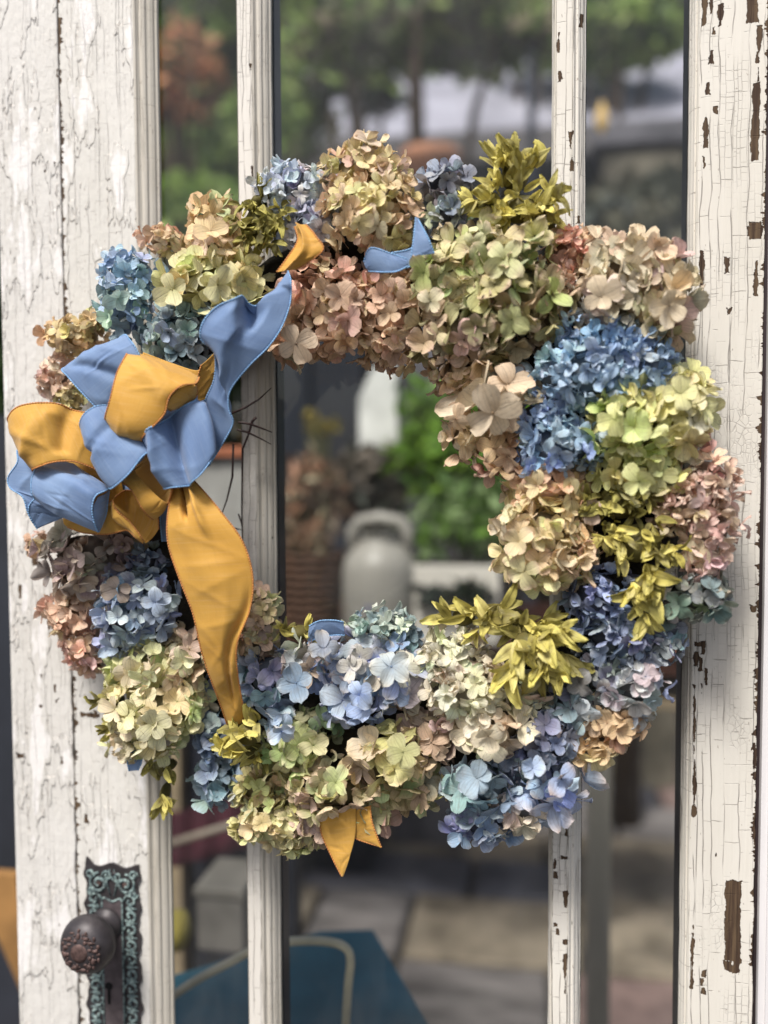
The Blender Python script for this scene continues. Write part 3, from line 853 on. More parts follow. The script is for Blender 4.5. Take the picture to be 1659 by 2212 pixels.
H(1250, 810, 104, 70, 28, 'crumple', [(132, 162, 196), (146, 176, 202), (116, 146, 186)], (160, 184, 208), (70, 96, 130), 14, 'light blue crumpled hydrangea head')
H(1370, 800, 82, 66, 26, 'crumple', [(118, 146, 190), (104, 132, 178), (138, 164, 200)], (152, 176, 208), (60, 84, 120), 8, 'blue hydrangea head near the stile')
H(1175, 905, 72, 52, 26, 'crumple', [(136, 160, 206), (150, 176, 210), (120, 146, 196)], (166, 188, 216), (80, 100, 140), 8, 'periwinkle blue hydrangea sprig')
H(1205, 960, 90, 72, 28, 'crumple', [(126, 154, 200), (112, 142, 190), (146, 172, 208)], (160, 184, 212), (70, 90, 130), 14, 'blue hydrangea head beside the lime head')
H(1350, 920, 84, 82, 36, 'round', [(204, 206, 124), (190, 196, 112), (214, 212, 140)], (200, 200, 130), (140, 146, 70), 12, 'lime hydrangea head with cupped petals')
H(1450, 900, 82, 76, 33, 'round', [(208, 204, 146), (198, 196, 132), (216, 210, 156)], (212, 206, 156), (150, 146, 80), 4, 'pale lime hydrangea head at the stile')
H(1460, 830, 56, 44, 32, 'round', [(212, 210, 138), (222, 218, 150)], None, (150, 150, 80), -2, 'pale lime florets, upper right')
H(1370, 1010, 84, 64, 34, 'round', [(196, 200, 124), (206, 208, 136), (184, 190, 112)], (200, 200, 130), (140, 146, 70), 10, 'lime green hydrangea head over the olive flowers')
H(1058, 880, 72, 78, 74, 'round', [(230, 208, 178), (222, 198, 166)], (220, 196, 160), (170, 140, 106), 10, 'blush cream florets with very large petals')
H(1000, 950, 46, 48, 32, 'round', [(224, 198, 164), (214, 180, 144)], (222, 190, 156), None, 2, 'cream florets at the edge of the hole')
H(1085, 985, 66, 52, 34, 'angular', [(212, 168, 132), (204, 158, 122)], (220, 178, 144), (150, 104, 70), 6, 'peach hydrangea sprig, right of the hole')
H(1180, 1060, 90, 56, 30, 'round', [(216, 176, 134), (222, 190, 146), (206, 160, 124)], (218, 178, 142), (150, 110, 70), 8, 'peach hydrangea head under the blue')
H(1165, 1140, 88, 70, 29, 'round', [(222, 204, 152), (214, 188, 144), (226, 210, 164)], (222, 186, 150), (150, 130, 80), 14, 'cream and peach hydrangea head')
H(1180, 1215, 96, 62, 31, 'round', [(216, 206, 150), (224, 212, 164), (206, 184, 144)], (214, 178, 152), (150, 140, 80), 12, 'cream hydrangea head, right side')
H(1255, 1175, 40, 60, 28, 'round', [(196, 150, 124), (206, 176, 136)], None, None, 2, 'rosy brown floret cluster')
H(1525, 1040, 62, 60, 26, 'crumple', [(222, 178, 166), (230, 194, 178), (214, 160, 154)], (236, 214, 196), (170, 110, 110), 2, 'pink hydrangea head at the far right')
H(1490, 1085, 56, 54, 27, 'crumple', [(224, 184, 168), (216, 168, 158)], (236, 210, 194), None, 6, 'blush pink hydrangea sprig')
H(1530, 1140, 60, 66, 28, 'crumple', [(220, 176, 166), (228, 190, 178)], (234, 206, 192), None, 2, 'pale pink hydrangea head at the far right')
H(1515, 1210, 46, 42, 28, 'round', [(222, 182, 168), (228, 194, 180)], None, None, 0, 'pink florets at the far right')
H(1500, 1285, 68, 52, 27, 'angular', [(112, 124, 118), (126, 136, 128), (98, 110, 106)], (140, 150, 140), (70, 80, 76), 0, 'grey green hydrangea head at the far right')
H(1290, 1290, 66, 70, 25, 'crumple', [(100, 112, 152), (120, 136, 176), (84, 94, 132)], (136, 150, 184), (50, 60, 90), 2, 'indigo hydrangea head, right side')
H(1335, 1370, 84, 62, 28, 'round', [(104, 116, 154), (88, 98, 132), (120, 130, 162)], (140, 148, 174), (54, 62, 90), 0, 'slate indigo hydrangea head')
H(1410, 1385, 60, 48, 27, 'round', [(104, 110, 134), (120, 124, 142)], None, None, -8, 'dark slate hydrangea sprig against the pane')
H(1290, 1450, 76, 60, 30, 'angular', [(96, 104, 112), (84, 90, 110), (120, 124, 120)], (140, 146, 150), None, 2, 'grey hydrangea sprig in the lower right')
H(1365, 1475, 72, 66, 32, 'round', [(152, 158, 174), (166, 168, 166), (140, 148, 176)], (176, 180, 184), (90, 100, 130), 6, 'silvery blue hydrangea head, lower right')
H(1240, 1530, 60, 56, 32, 'angular', [(132, 150, 158), (110, 122, 146), (160, 166, 160)], None, None, 6, 'grey blue floret cluster')
H(985, 1420, 76, 66, 27, 'crumple', [(236, 230, 208), (228, 222, 196), (240, 236, 216)], (240, 236, 218), (190, 180, 140), 6, 'ivory hydrangea head at the bottom of the hole')
H(1010, 1490, 88, 66, 28, 'crumple', [(228, 222, 196), (218, 210, 184), (232, 226, 204)], (236, 228, 206), (180, 170, 130), 14, 'cream white hydrangea head')
H(1060, 1565, 86, 60, 34, 'round', [(216, 206, 180), (208, 194, 166), (224, 214, 188)], (222, 206, 180), (150, 130, 100), 12, 'cream beige hydrangea head, bottom')
H(1145, 1500, 56, 50, 30, 'round', [(196, 190, 164), (180, 174, 150)], None, None, 2, 'pale greige floret cluster under the olive flowers')
H(1320, 1555, 64, 50, 27, 'round', [(216, 178, 138), (206, 164, 124), (224, 190, 150)], (222, 186, 146), (150, 104, 66), 2, 'peach tan hydrangea head, lower right')
H(1280, 1610, 64, 40, 30, 'round', [(218, 184, 144), (226, 198, 160)], None, (150, 110, 70), 2, 'peach petals fringing the lower right')
H(1185, 1590, 76, 66, 28, 'angular', [(104, 110, 144), (120, 122, 150), (88, 96, 128)], (136, 140, 164), (54, 60, 90), 6, 'dusky violet hydrangea head, lower right')
H(1120, 1640, 60, 46, 28, 'angular', [(84, 94, 110), (110, 118, 130)], None, None, -2, 'dark slate floret cluster, bottom right')
H(1040, 1690, 78, 62, 36, 'round', [(152, 170, 190), (166, 182, 196), (134, 152, 180)], (176, 188, 198), (100, 116, 130), 6, 'powder blue hydrangea head, bottom')
H(1190, 1690, 76, 58, 42, 'angular', [(138, 152, 192), (150, 160, 188), (126, 142, 186)], (190, 172, 162), (90, 100, 140), 4, 'lavender blue florets with browned edges')
H(1130, 1745, 72, 48, 32, 'angular', [(164, 166, 184), (186, 178, 170)], (200, 184, 160), None, -2, 'faded lilac florets at the bottom')
H(1035, 1770, 70, 48, 28, 'round', [(82, 100, 146), (98, 114, 154), (120, 130, 160)], (150, 156, 176), (40, 54, 90), -2, 'deep blue hydrangea head at the bottom')
H(925, 1590, 64, 62, 34, 'angular', [(166, 146, 126), (176, 160, 132), (148, 128, 112)], (190, 170, 146), None, 2, 'taupe hydrangea sprig, bottom')
H(640, 1620, 72, 70, 36, 'angular', [(172, 184, 112), (150, 168, 98), (188, 194, 130)], (178, 170, 130), (100, 116, 50), 8, 'fresh green hydrangea head, bottom')
H(720, 1700, 94, 66, 36, 'angular', [(166, 168, 106), (156, 150, 100), (184, 178, 128), (168, 144, 120)], (186, 150, 132), (96, 100, 50), 12, 'green and mauve hydrangea head, bottom')
H(840, 1640, 96, 76, 42, 'round', [(168, 164, 108), (186, 164, 126), (152, 150, 100)], (190, 168, 130), (110, 100, 56), 14, 'olive and tan hydrangea head with large petals')
H(900, 1700, 72, 50, 38, 'angular', [(150, 146, 98), (134, 130, 92)], (180, 160, 120), None, 2, 'olive hydrangea sprig, bottom')
H(700, 1770, 74, 44, 34, 'angular', [(158, 138, 112), (176, 150, 132)], (196, 164, 146), None, 2, 'mauve brown hydrangea sprig over the ribbon end')
H(800, 1750, 56, 44, 34, 'angular', [(176, 174, 120), (160, 146, 106)], None, None, 2, 'green tan floret cluster at the bottom')
H(760, 1430, 92, 70, 38, 'angular', [(126, 134, 176), (142, 144, 178), (112, 120, 170), (156, 154, 150)], (176, 172, 176), (80, 90, 140), 6, 'periwinkle hydrangea head, bottom of the ring')
H(850, 1460, 70, 70, 40, 'angular', [(158, 160, 172), (136, 142, 180), (176, 174, 166)], (196, 188, 172), (100, 116, 150), 6, 'silvery lilac florets with veined petals')
H(780, 1510, 80, 50, 38, 'angular', [(132, 142, 188), (118, 128, 176)], (180, 178, 186), (80, 96, 150), 8, 'lilac blue florets over the dark gap')
H(665, 1430, 60, 56, 38, 'angular', [(150, 152, 170), (166, 160, 158)], (176, 164, 160), None, 4, 'greyed violet florets')
H(580, 1460, 64, 66, 34, 'angular', [(112, 134, 162), (132, 152, 172), (122, 128, 158)], (172, 168, 176), (80, 100, 130), 6, 'grey blue hydrangea head beside the ribbon tail')
H(605, 1560, 40, 50, 34, 'angular', [(156, 172, 206), (176, 182, 200)], (190, 184, 186), (90, 120, 170), 6, 'pale blue floret hanging over the green head')
H(820, 1350, 70, 38, 24, 'crumple', [(146, 164, 158), (158, 172, 160), (132, 152, 166)], (170, 184, 170), None, -4, 'pale sea green hydrangea sprig at the hole')
H(880, 1420, 46, 66, 24, 'round', [(110, 130, 152), (96, 116, 136)], None, None, -8, 'small steel blue florets beside the ivory head')
H(565, 1330, 42, 66, 22, 'round', [(176, 162, 120), (184, 150, 128), (168, 164, 112)], (196, 166, 144), (110, 90, 60), 0, 'small olive and rose florets right of the ribbon tail')
H(550, 1395, 40, 44, 20, 'round', [(182, 148, 128), (172, 158, 116)], None, None, 2, 'tiny rosy tan florets right of the ribbon tail')
H(600, 1765, 92, 56, 22, 'round', [(196, 188, 132), (206, 196, 144), (182, 170, 118)], (206, 190, 146), (130, 116, 66), 2, 'small petalled straw hydrangea head, bottom left')
H(560, 1700, 58, 46, 22, 'round', [(190, 182, 126), (176, 160, 116)], None, None, 0, 'straw coloured floret cluster')
H(640, 1810, 50, 30, 20, 'round', [(192, 182, 128), (202, 190, 138)], None, None, -4, 'straw florets at the bottom edge')
H(480, 1600, 50, 66, 28, 'round', [(88, 102, 136), (104, 118, 150), (78, 90, 116)], (120, 134, 160), (40, 50, 80), -4, 'dark slate blue hydrangea sprig, lower left')
H(475, 1690, 56, 56, 30, 'round', [(118, 142, 166), (132, 154, 174), (100, 124, 146)], (150, 166, 180), (60, 84, 100), -4, 'teal blue hydrangea head, lower left')
H(325, 1450, 88, 62, 32, 'angular', [(214, 208, 156), (224, 218, 176), (204, 200, 146)], (222, 212, 176), (150, 140, 80), 6, 'cream green hydrangea head, lower left')
H(335, 1540, 104, 86, 34, 'round', [(214, 210, 156), (222, 216, 170), (202, 200, 142)], (220, 212, 172), (150, 146, 84), 14, 'pale green cream hydrangea head, lower left')
H(405, 1420, 54, 66, 34, 'angular', [(222, 212, 178), (214, 202, 160)], (226, 208, 180), (150, 130, 90), 4, 'cream florets beside the ribbon tail')
H(285, 1600, 56, 42, 32, 'angular', [(216, 206, 162), (222, 212, 176)], (206, 180, 150), None, 2, 'cream petals at the lower left edge')
H(185, 1190, 96, 60, 34, 'round', [(142, 128, 124), (128, 116, 118), (152, 140, 128)], (160, 146, 138), (90, 78, 74), 2, 'taupe grey hydrangea head under the bow')
H(180, 1245, 76, 46, 36, 'round', [(150, 136, 132), (170, 152, 132), (140, 128, 130)], (178, 160, 140), None, 4, 'mauve taupe hydrangea head, left')
H(278, 1170, 46, 44, 30, 'round', [(146, 120, 108), (128, 110, 108)], None, None, 2, 'brownish mauve floret cluster under the bow')
H(320, 1215, 40, 40, 24, 'crumple', [(62, 78, 98), (84, 98, 120)], (120, 132, 150), (30, 40, 56), 4, 'withered navy blossom left of the ribbon tail')
H(310, 1275, 88, 50, 29, 'angular', [(154, 168, 200), (172, 184, 200), (134, 146, 186)], (186, 192, 196), (90, 100, 140), 10, 'lavender blue hydrangea head, left')
H(300, 1335, 88, 56, 30, 'round', [(146, 158, 192), (160, 168, 188), (128, 140, 180)], (176, 180, 190), (80, 90, 130), 8, 'periwinkle hydrangea head, lower left')
H(250, 1390, 44, 44, 30, 'round', [(134, 146, 184), (150, 156, 180)], None, None, 0, 'violet blue floret cluster, lower left')
H(160, 1320, 66, 60, 26, 'round', [(226, 184, 156), (218, 168, 142), (232, 198, 172)], (230, 190, 170), (160, 110, 84), -4, 'peach pink hydrangea head, lower left')
H(190, 1395, 52, 50, 26, 'round', [(224, 176, 156), (216, 156, 142)], (230, 186, 172), None, -6, 'salmon pink hydrangea sprig, lower left')
H(205, 1430, 34, 30, 22, 'round', [(226, 178, 168)], None, None, -6, 'small pink florets, lower left')
H(85, 1170, 28, 28, 22, 'round', [(206, 186, 150), (204, 160, 146)], None, None, -8, 'small blush florets at the far left')
H(255, 845, 30, 26, 18, 'round', [(180, 172, 110)], None, None, -6, 'olive floret cluster behind the bow')

H(690, 585, 56, 36, 26, 'round', [(184, 140, 116), (170, 128, 106)], (196, 156, 134), (120, 84, 60), -2, 'brownish rose floret cluster under the top mustard end')
H(760, 610, 50, 34, 24, 'round', [(176, 132, 108), (190, 148, 120)], None, None, -4, 'dim rose floret cluster under the cream head')
H(870, 620, 46, 40, 26, 'round', [(198, 158, 124), (186, 144, 112)], None, None, 0, 'peach brown floret cluster beside the blue end')
H(430, 690, 50, 44, 24, 'round', [(110, 132, 150), (124, 146, 160)], None, (60, 80, 90), 6, 'slate blue floret cluster under the cream green head')
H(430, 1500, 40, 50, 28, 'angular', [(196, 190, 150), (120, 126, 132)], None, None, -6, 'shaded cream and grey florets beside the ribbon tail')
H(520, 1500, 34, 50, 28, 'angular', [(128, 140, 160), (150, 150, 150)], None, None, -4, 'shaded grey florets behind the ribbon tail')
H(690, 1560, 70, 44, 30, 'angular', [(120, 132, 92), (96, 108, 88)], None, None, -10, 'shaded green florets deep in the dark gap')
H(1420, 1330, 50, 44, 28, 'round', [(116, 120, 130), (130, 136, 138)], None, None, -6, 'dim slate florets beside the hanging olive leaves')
H(1260, 1100, 40, 40, 28, 'round', [(206, 190, 140), (190, 150, 124)], None, None, 0, 'cream and rose florets beside the dark olive cluster')
H(1440, 1090, 40, 60, 26, 'crumple', [(206, 176, 150), (180, 170, 110)], None, None, -4, 'beige florets between the olive and pink heads')
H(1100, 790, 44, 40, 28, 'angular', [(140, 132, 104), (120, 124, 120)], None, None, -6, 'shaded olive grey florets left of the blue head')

# olive flowers: u, v, ru, rv, leaf length, preferred direction (du, dv), count
OL = [
    (560, 475, 66, 56, 46, (0.35, 0.6), 70, 12, 'olive flower cluster between the cream and lavender heads'),
    (553, 432, 26, 24, 50, (0.1, -1.0), 8, 0, 'upright olive leaves at the upper left'),
    (1112, 372, 46, 56, 58, (0.05, -0.9), 40, -2, 'upright olive flower at the top right'),
    (1130, 446, 88, 46, 58, (0.1, 0.4), 48, 4, 'olive flower cluster at the top right'),
    (1052, 440, 44, 46, 60, (-0.8, 0.2), 22, 4, 'olive leaves reaching left, top right'),
    (1180, 470, 34, 50, 44, (0.7, 0.6), 12, 0, 'olive leaves against the glazing bar'),
    (1340, 1085, 78, 58, 48, (0.1, 0.5), 56, 6, 'dark olive flower cluster, right side'),
    (1380, 1175, 80, 66, 52, (0.2, 0.6), 58, 12, 'yellow olive flower cluster, right side'),
    (1385, 1285, 42, 56, 70, (0.0, 1.0), 26, 14, 'olive leaves hanging down, right side'),
    (1095, 1345, 88, 48, 66, (0.1, 0.1), 36, 10, 'spreading olive flower above the ivory head'),
    (1000, 1335, 40, 34, 62, (-0.9, -0.5), 12, 8, 'olive leaves reaching into the hole'),
    (1150, 1400, 76, 56, 92, (0.1, 1.0), 36, 22, 'large yellow olive flower with long hanging leaves'),
    (1190, 1370, 46, 40, 70, (0.9, 0.2), 14, 18, 'long yellow leaves reaching right'),
    (238, 1530, 34, 66, 42, (-1.0, 0.1), 22, 0, 'olive leaves poking out at the lower left'),
    (530, 1590, 48, 46, 62, (-0.6, -0.3), 30, 32, 'yellow olive flower at the end of the ribbon tail'),
    (540, 1630, 34, 36, 60, (-0.5, 0.7), 10, 12, 'yellow olive leaves pointing down to the left'),
    (352, 1660, 34, 20, 44, (0.1, 1.0), 12, 0, 'olive flower under the pale green head'),
    (348, 1720, 8, 36, 54, (0.0, 1.0), 8, 0, 'single hanging olive stem at the lower left'),
    (640, 1370, 44, 26, 48, (0.4, -0.1), 12, 0, 'olive leaves beside the violet florets'),
]

BASEY = -0.046
HOBJ = []
def make_head(h, idx, nfront):
    u, v, ru, rv, s, st, cols, edge, eye, dz, label = h
    y0 = BASEY - dz * 0.001
    c = np.array(P(u, v, y0))
    k = UM * (y0 - CAMP.y) / (0 - CAMP.y)
    rx, rz = ru * k * 1.13, rv * k * 1.13
    ry = min(0.6 * (rx + rz) / 2 + 0.008, 0.036)
    size = s * k * 1.08
    rng = np.random.default_rng(1000 + idx)
    inx, inz = max(rx - size * 0.62, rx * 0.30), max(rz - size * 0.62, rz * 0.30)
    iny = max(ry - size * 0.25, ry * 0.5)
    area = math.pi * (inx + size * .4) * (inz + size * .4) * 1.55
    n = int(max(5, 1.75 * area / (size * size * 1.35)))
    items = []
    vd = np.array(VIEW) - c; vd /= np.linalg.norm(vd)
    for i in range(n):
        f = (i + 0.5) / n
        cosb = 1 - f * 1.18             # a little past the equator
        sb = math.sqrt(max(0, 1 - cosb * cosb))
        a = i * 2.399963 + rng.normal(0, 0.12)
        d = np.array([sb * math.cos(a), -cosb, sb * math.sin(a)]) + rng.normal(0, 0.05, 3)
        d /= np.linalg.norm(d)
        jit = rng.uniform(0.84, 1.10) * (1 + 0.13 * math.sin(3 * a + idx * 1.7) * sb + 0.09 * math.sin(5 * a + idx) * sb)
        pos = c + np.array([d[0] * inx, d[1] * iny, d[2] * inz]) * jit
        nrm = np.array([d[0] / (inx + .004), d[1] / (iny + .002), d[2] / (inz + .004)]); nrm /= np.linalg.norm(nrm)
        nrm = nrm + rng.normal(0, {'round': 0.30, 'angular': 0.40, 'crumple': 0.45}[st], 3); nrm /= np.linalg.norm(nrm)
        if nrm @ vd < -0.1: nrm = nrm - 1.1 * (nrm @ vd) * vd; nrm /= np.linalg.norm(nrm)
        base = np.array(cols[rng.integers(len(cols))], dtype=float)
        if rng.random() < 0.22:      # faded or greener florets among the rest
            base = base * 0.62 + np.array([(210, 202, 170), (172, 174, 136), (186, 170, 148), (150, 150, 152)][rng.integers(4)], float) * 0.38
        base = np.clip(base * rng.uniform(0.86, 1.10) + rng.normal(0, 7, 3), 5, 250)
        cc = c3(base)
        ed = c3(np.array(edge if edge else base * 1.04) * 1.0) if rng.random() < 0.75 else cc
        ey = c3(eye) if eye else cc * 0.6
        st_i = st if rng.random() < 0.7 else ('angular', 'crumple', 'round')[rng.integers(3)]
        V, F, K, T = floret(pos, nrm, rng.uniform(0, 6.3), size * rng.uniform(0.74, 1.22), st_i, cc, ed, ey, rng)
        items.append((d @ vd + 0.4 * (nrm @ vd), V, F, K, T))
    items.sort(key=lambda q: -q[0])
    back = items[nfront:]
    VV = []; FF = []; KK = []; TT_ = []; off = 0
    for _, V, F, K, T in back:
        VV.append(V); FF += [tuple(i + off for i in q) for q in F]; KK.append(K); TT_.append(T); off += len(V)
    core = MB().blob(c + np.array([0, 0.002, 0]), (inx * 0.80, iny * 0.72, inz * 0.80), 14, 9)
    VV.append(np.array(core.v)); FF += [tuple(i + off for i in q) for q in core.f]
    cv = np.mean([c3(q) for q in cols], 0) * 0.30 + c3((60, 48, 34)) * 0.4  # core coloured dark, putting shade into the gaps between florets
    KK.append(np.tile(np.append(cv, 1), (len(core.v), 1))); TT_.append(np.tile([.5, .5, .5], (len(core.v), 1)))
    o = mesh('hydrangea_head', np.concatenate(VV), FF, PET, wreath, True, np.concatenate(KK), np.concatenate(TT_))
    if label: o['label'] = label
    HOBJ.append((u, v, o))
    for _, V, F, K, T in items[:nfront]:
        mesh('floret', V, F, PET, o, True, K, T)
    return n

tot = sum(1 for _ in HEADS)
areas = np.array([h[2] * h[3] / h[4] ** 2 for h in HEADS])
nf = np.clip(np.round(areas / areas.sum() * 300).astype(int), 2, 6)
while nf.sum() > 262: nf[np.argmax(nf)] -= 1
ntotal = 0
for i, h in enumerate(HEADS): ntotal += make_head(h, i, int(nf[i]))
# florets that lie open on top, each as it is seen
HERO = [  # u, v, radius, colour, edge, eye, tilt (du, dv), spin, style, mm out
    (1064, 892, 66, (232, 212, 184), (226, 204, 172), (140, 110, 80), (.05, .1), .5, 'round', 106),
    (1098, 830, 50, (214, 188, 158), (206, 178, 148), (130, 100, 70), (.5, -.5), .2, 'round', 88),
    (985, 905, 34, (230, 204, 172), (222, 190, 156), (150, 110, 80), (-.5, .2), 1.1, 'angular', 88),
    (372, 625, 42, (218, 214, 160), (222, 216, 172), (160, 160, 100), (-.3, .1), .3, 'round', 100),
    (470, 615, 44, (216, 210, 156), (220, 214, 164), (150, 140, 90), (.1, .3), .9, 'round', 106),
    (455, 500, 38, (216, 190, 140), (214, 170, 130), (150, 110, 70), (.1, -.5), .2, 'round', 88),
    (1088, 560, 52, (190, 192, 138), (196, 176, 148), (110, 120, 60), (.1, -.1), .6, 'angular', 100),
    (915, 590, 42, (176, 186, 112), (190, 140, 130), (100, 120, 50), (-.3, -.1), .2, 'angular', 94),
    (1105, 690, 40, (166, 170, 112), (160, 160, 104), (90, 100, 50), (.2, .3), 1.0, 'angular', 100),
    (930, 650, 36, (206, 196, 160), (196, 160, 150), (110, 110, 70), (-.4, .2), .7, 'angular', 96),
    (640, 742, 42, (222, 198, 170), (214, 186, 158), (110, 80, 60), (.0, .3), .5, 'round', 92),
    (735, 640, 36, (200, 158, 132), (208, 166, 142), (120, 80, 60), (.0, -.1), .9, 'round', 92),
    (775, 480, 30, (214, 200, 142), (220, 180, 150), (110, 96, 50), (.1, .2), .3, 'round', 102),
    (1300, 640, 40, (204, 186, 158), (210, 190, 164), (140, 124, 100), (-.2, .1), .4, 'round', 94),
    (1445, 660, 44, (224, 206, 176), (226, 208, 182), (150, 130, 100), (.4, .1), .7, 'round', 88),
    (1330, 905, 42, (206, 208, 134), (210, 208, 144), (140, 150, 76), (-.3, .1), .3, 'round', 102),
    (1380, 1040, 38, (202, 206, 134), (204, 204, 140), (130, 140, 70), (.0, .3), .6, 'round', 96),
    (1470, 850, 36, (216, 214, 150), (220, 214, 160), (150, 150, 90), (.3, -.2), .2, 'round', 84),
    (1120, 1170, 34, (224, 208, 162), (222, 180, 150), (150, 130, 80), (-.4, .1), .8, 'round', 98),
    (1130, 1235, 36, (218, 210, 156), (222, 180, 160), (150, 140, 90), (-.3, .4), .4, 'round', 96),
    (1212, 1682, 46, (146, 158, 198), (186, 160, 140), (60, 66, 96), (.3, .1), .8, 'angular', 92),
    (1030, 1680, 42, (146, 164, 184), (164, 178, 188), (110, 124, 136), (-.1, .1), .3, 'round', 96),
    (1150, 1660, 34, (150, 166, 200), (180, 180, 186), (90, 100, 140), (.1, -.1), .9, 'round', 92),
    (845, 1440, 48, (166, 170, 176), (204, 198, 182), (80, 110, 150), (.2, .0), .5, 'angular', 98),
    (775, 1500, 42, (138, 154, 194), (170, 172, 186), (60, 100, 180), (.0, .2), .6, 'angular', 96),
    (700, 1400, 44, (132, 134, 150), (168, 158, 146), (90, 96, 130), (-.1, -.3), .1, 'angular', 92),
    (640, 1475, 42, (120, 142, 170), (152, 156, 168), (80, 110, 150), (-.1, .1), .3, 'angular', 94),
    (608, 1580, 38, (164, 178, 206), (200, 194, 190), (80, 120, 190), (.0, .3), .7, 'angular', 96),
    (870, 1625, 42, (172, 172, 116), (178, 172, 124), (110, 112, 60), (.1, -.1), .4, 'round', 100),
    (725, 1690, 40, (180, 190, 126), (176, 166, 130), (110, 124, 60), (.0, .2), .9, 'angular', 100),
    (1055, 1590, 40, (220, 208, 180), (222, 206, 180), (150, 130, 100), (.0, .3), .3, 'round', 100),
    (330, 1565, 40, (220, 216, 172), (222, 216, 180), (150, 146, 90), (.1, .2), .5, 'round', 100),
    (275, 1545, 38, (214, 210, 158), (220, 212, 176), (150, 146, 90), (-.4, .1), .9, 'round', 94),
    (255, 1270, 36, (150, 136, 130), (170, 152, 134), (90, 80, 76), (-.2, .3), .4, 'round', 92),
    (335, 1300, 34, (160, 174, 206), (186, 190, 200), (90, 110, 160), (.1, .1), .2, 'angular', 96),
    (255, 645, 34, (160, 184, 174), (174, 192, 184), (110, 140, 120), (-.3, .1), .4, 'angular', 88),
]
for i, (u, v, r_, c_, e_, y_, (du, dv), sp_, st_, mmo) in enumerate(HERO):
    rng = np.random.default_rng(9000 + i)
    y0 = -mmo * .001
    pos = np.array(P(u, v, y0))
    n_v = np.array(VIEW) - pos; n_v /= np.linalg.norm(n_v)
    n_v = n_v + np.array([du, 0, -dv]); n_v /= np.linalg.norm(n_v)
    k = UM * (y0 - CAMP.y) / (-CAMP.y)
    V, F, K, T = floret(pos, n_v, sp_, r_ * k * 1.02, st_, c3(np.array(c_) * .95), c3(np.array(e_) * .95), c3(y_), rng, 0.18)
    par = min(HOBJ, key=lambda q_: (q_[0] - u) ** 2 + (q_[1] - v) ** 2)[2]
    mesh('floret', V, F, PET, par, True, K, T)
print('florets', ntotal, 'single', nf.sum(), 'heads', tot)

nb = 0
for i, (u, v, ru, rv, L, (du, dv), cnt, dz, label) in enumerate(OL):
    y0 = BASEY - 0.012 - dz * 0.001
    c = np.array(P(u, v, y0))
    k = UM * (y0 - CAMP.y) / (0 - CAMP.y)
    rng = np.random.default_rng(5000 + i)
    pal = [(194, 182, 78), (212, 200, 92), (176, 164, 62), (224, 212, 116)] if i not in (0, 1, 6, 13, 16) else [(146, 140, 58), (164, 156, 70), (128, 122, 50)]
    cnt = int(cnt * 1.15)
    ru, rv = ru * 1.12, rv * 1.12
    root = mesh('olive_flower', *(lambda m: (m.v, m.f))(MB().blob(c + np.array([0, 0.010, 0]), (ru * k * .55, 0.014, rv * k * .55), 10, 7)), PET, wreath, True,
                np.tile(np.append(c3((96, 92, 36)), 1), (88 - 8, 1)) if False else None, None)
    nv = len(root.data.vertices)
    a = root.data.attributes.new('tint', 'FLOAT_COLOR', 'POINT'); a.data.foreach_set('color', np.tile(np.append(c3((92, 88, 32)), 1), nv).astype(np.float32))
    root['label'] = label
    # whorls: several stems, each with a few leaves
    nw = max(1, cnt // 6)
    made = 0
    for q in range(nw):
        aa = q * 2.4 + rng.uniform(0, 1)
        rr = math.sqrt((q + .5) / nw) * 0.8
        wc = c + np.array([ru * k * rr * math.cos(aa), 0.010 * rr * rr - rng.uniform(0, .006), rv * k * rr * math.sin(aa)])
        for z in range(6 if q < nw - 1 else cnt - made):
            th = 2 * math.pi * z / 6 + rng.uniform(0, .6)
            d = np.array([math.cos(th) * .85 + du * 1.15, -0.45 + rng.normal(0, .25), math.sin(th) * .85 - dv * 1.15])
            d[0] += .35 * math.cos(aa) * rr; d[2] += .35 * math.sin(aa) * rr
            base = c3(np.array(pal[rng.integers(len(pal))], float) * rng.uniform(.62, 1.12))
            st_ = wc + rng.normal(0, .0022, 3)
            V, F, K, T = bract(st_, d, L * k * rng.uniform(.55, 1.05), base, 0.85 if rng.random() < .75 else 0.2, rng)
            o = mesh('leaf', V, F, PET, root, True, K, T)
            nb += 1; made += 1
print('olive leaves', nb)

# ------------------------------------------------------------------ ribbon bow
blue = cloth('blue_silk_ribbon', (108, 134, 174), (130, 156, 192))
must = cloth('mustard_silk_ribbon', (204, 154, 66), (214, 166, 78))
blue_st = simple('blue_stitching', (126, 166, 206), 0.7, nscale=300, var=.2)
must_st = simple('orange_stitching', (186, 126, 70), 0.7, nscale=300, var=.2)
bow = empty('ribbon_bow', (0, 0, 0), wreath)
bow['label'] = 'loose bow of wired blue and mustard ribbon'

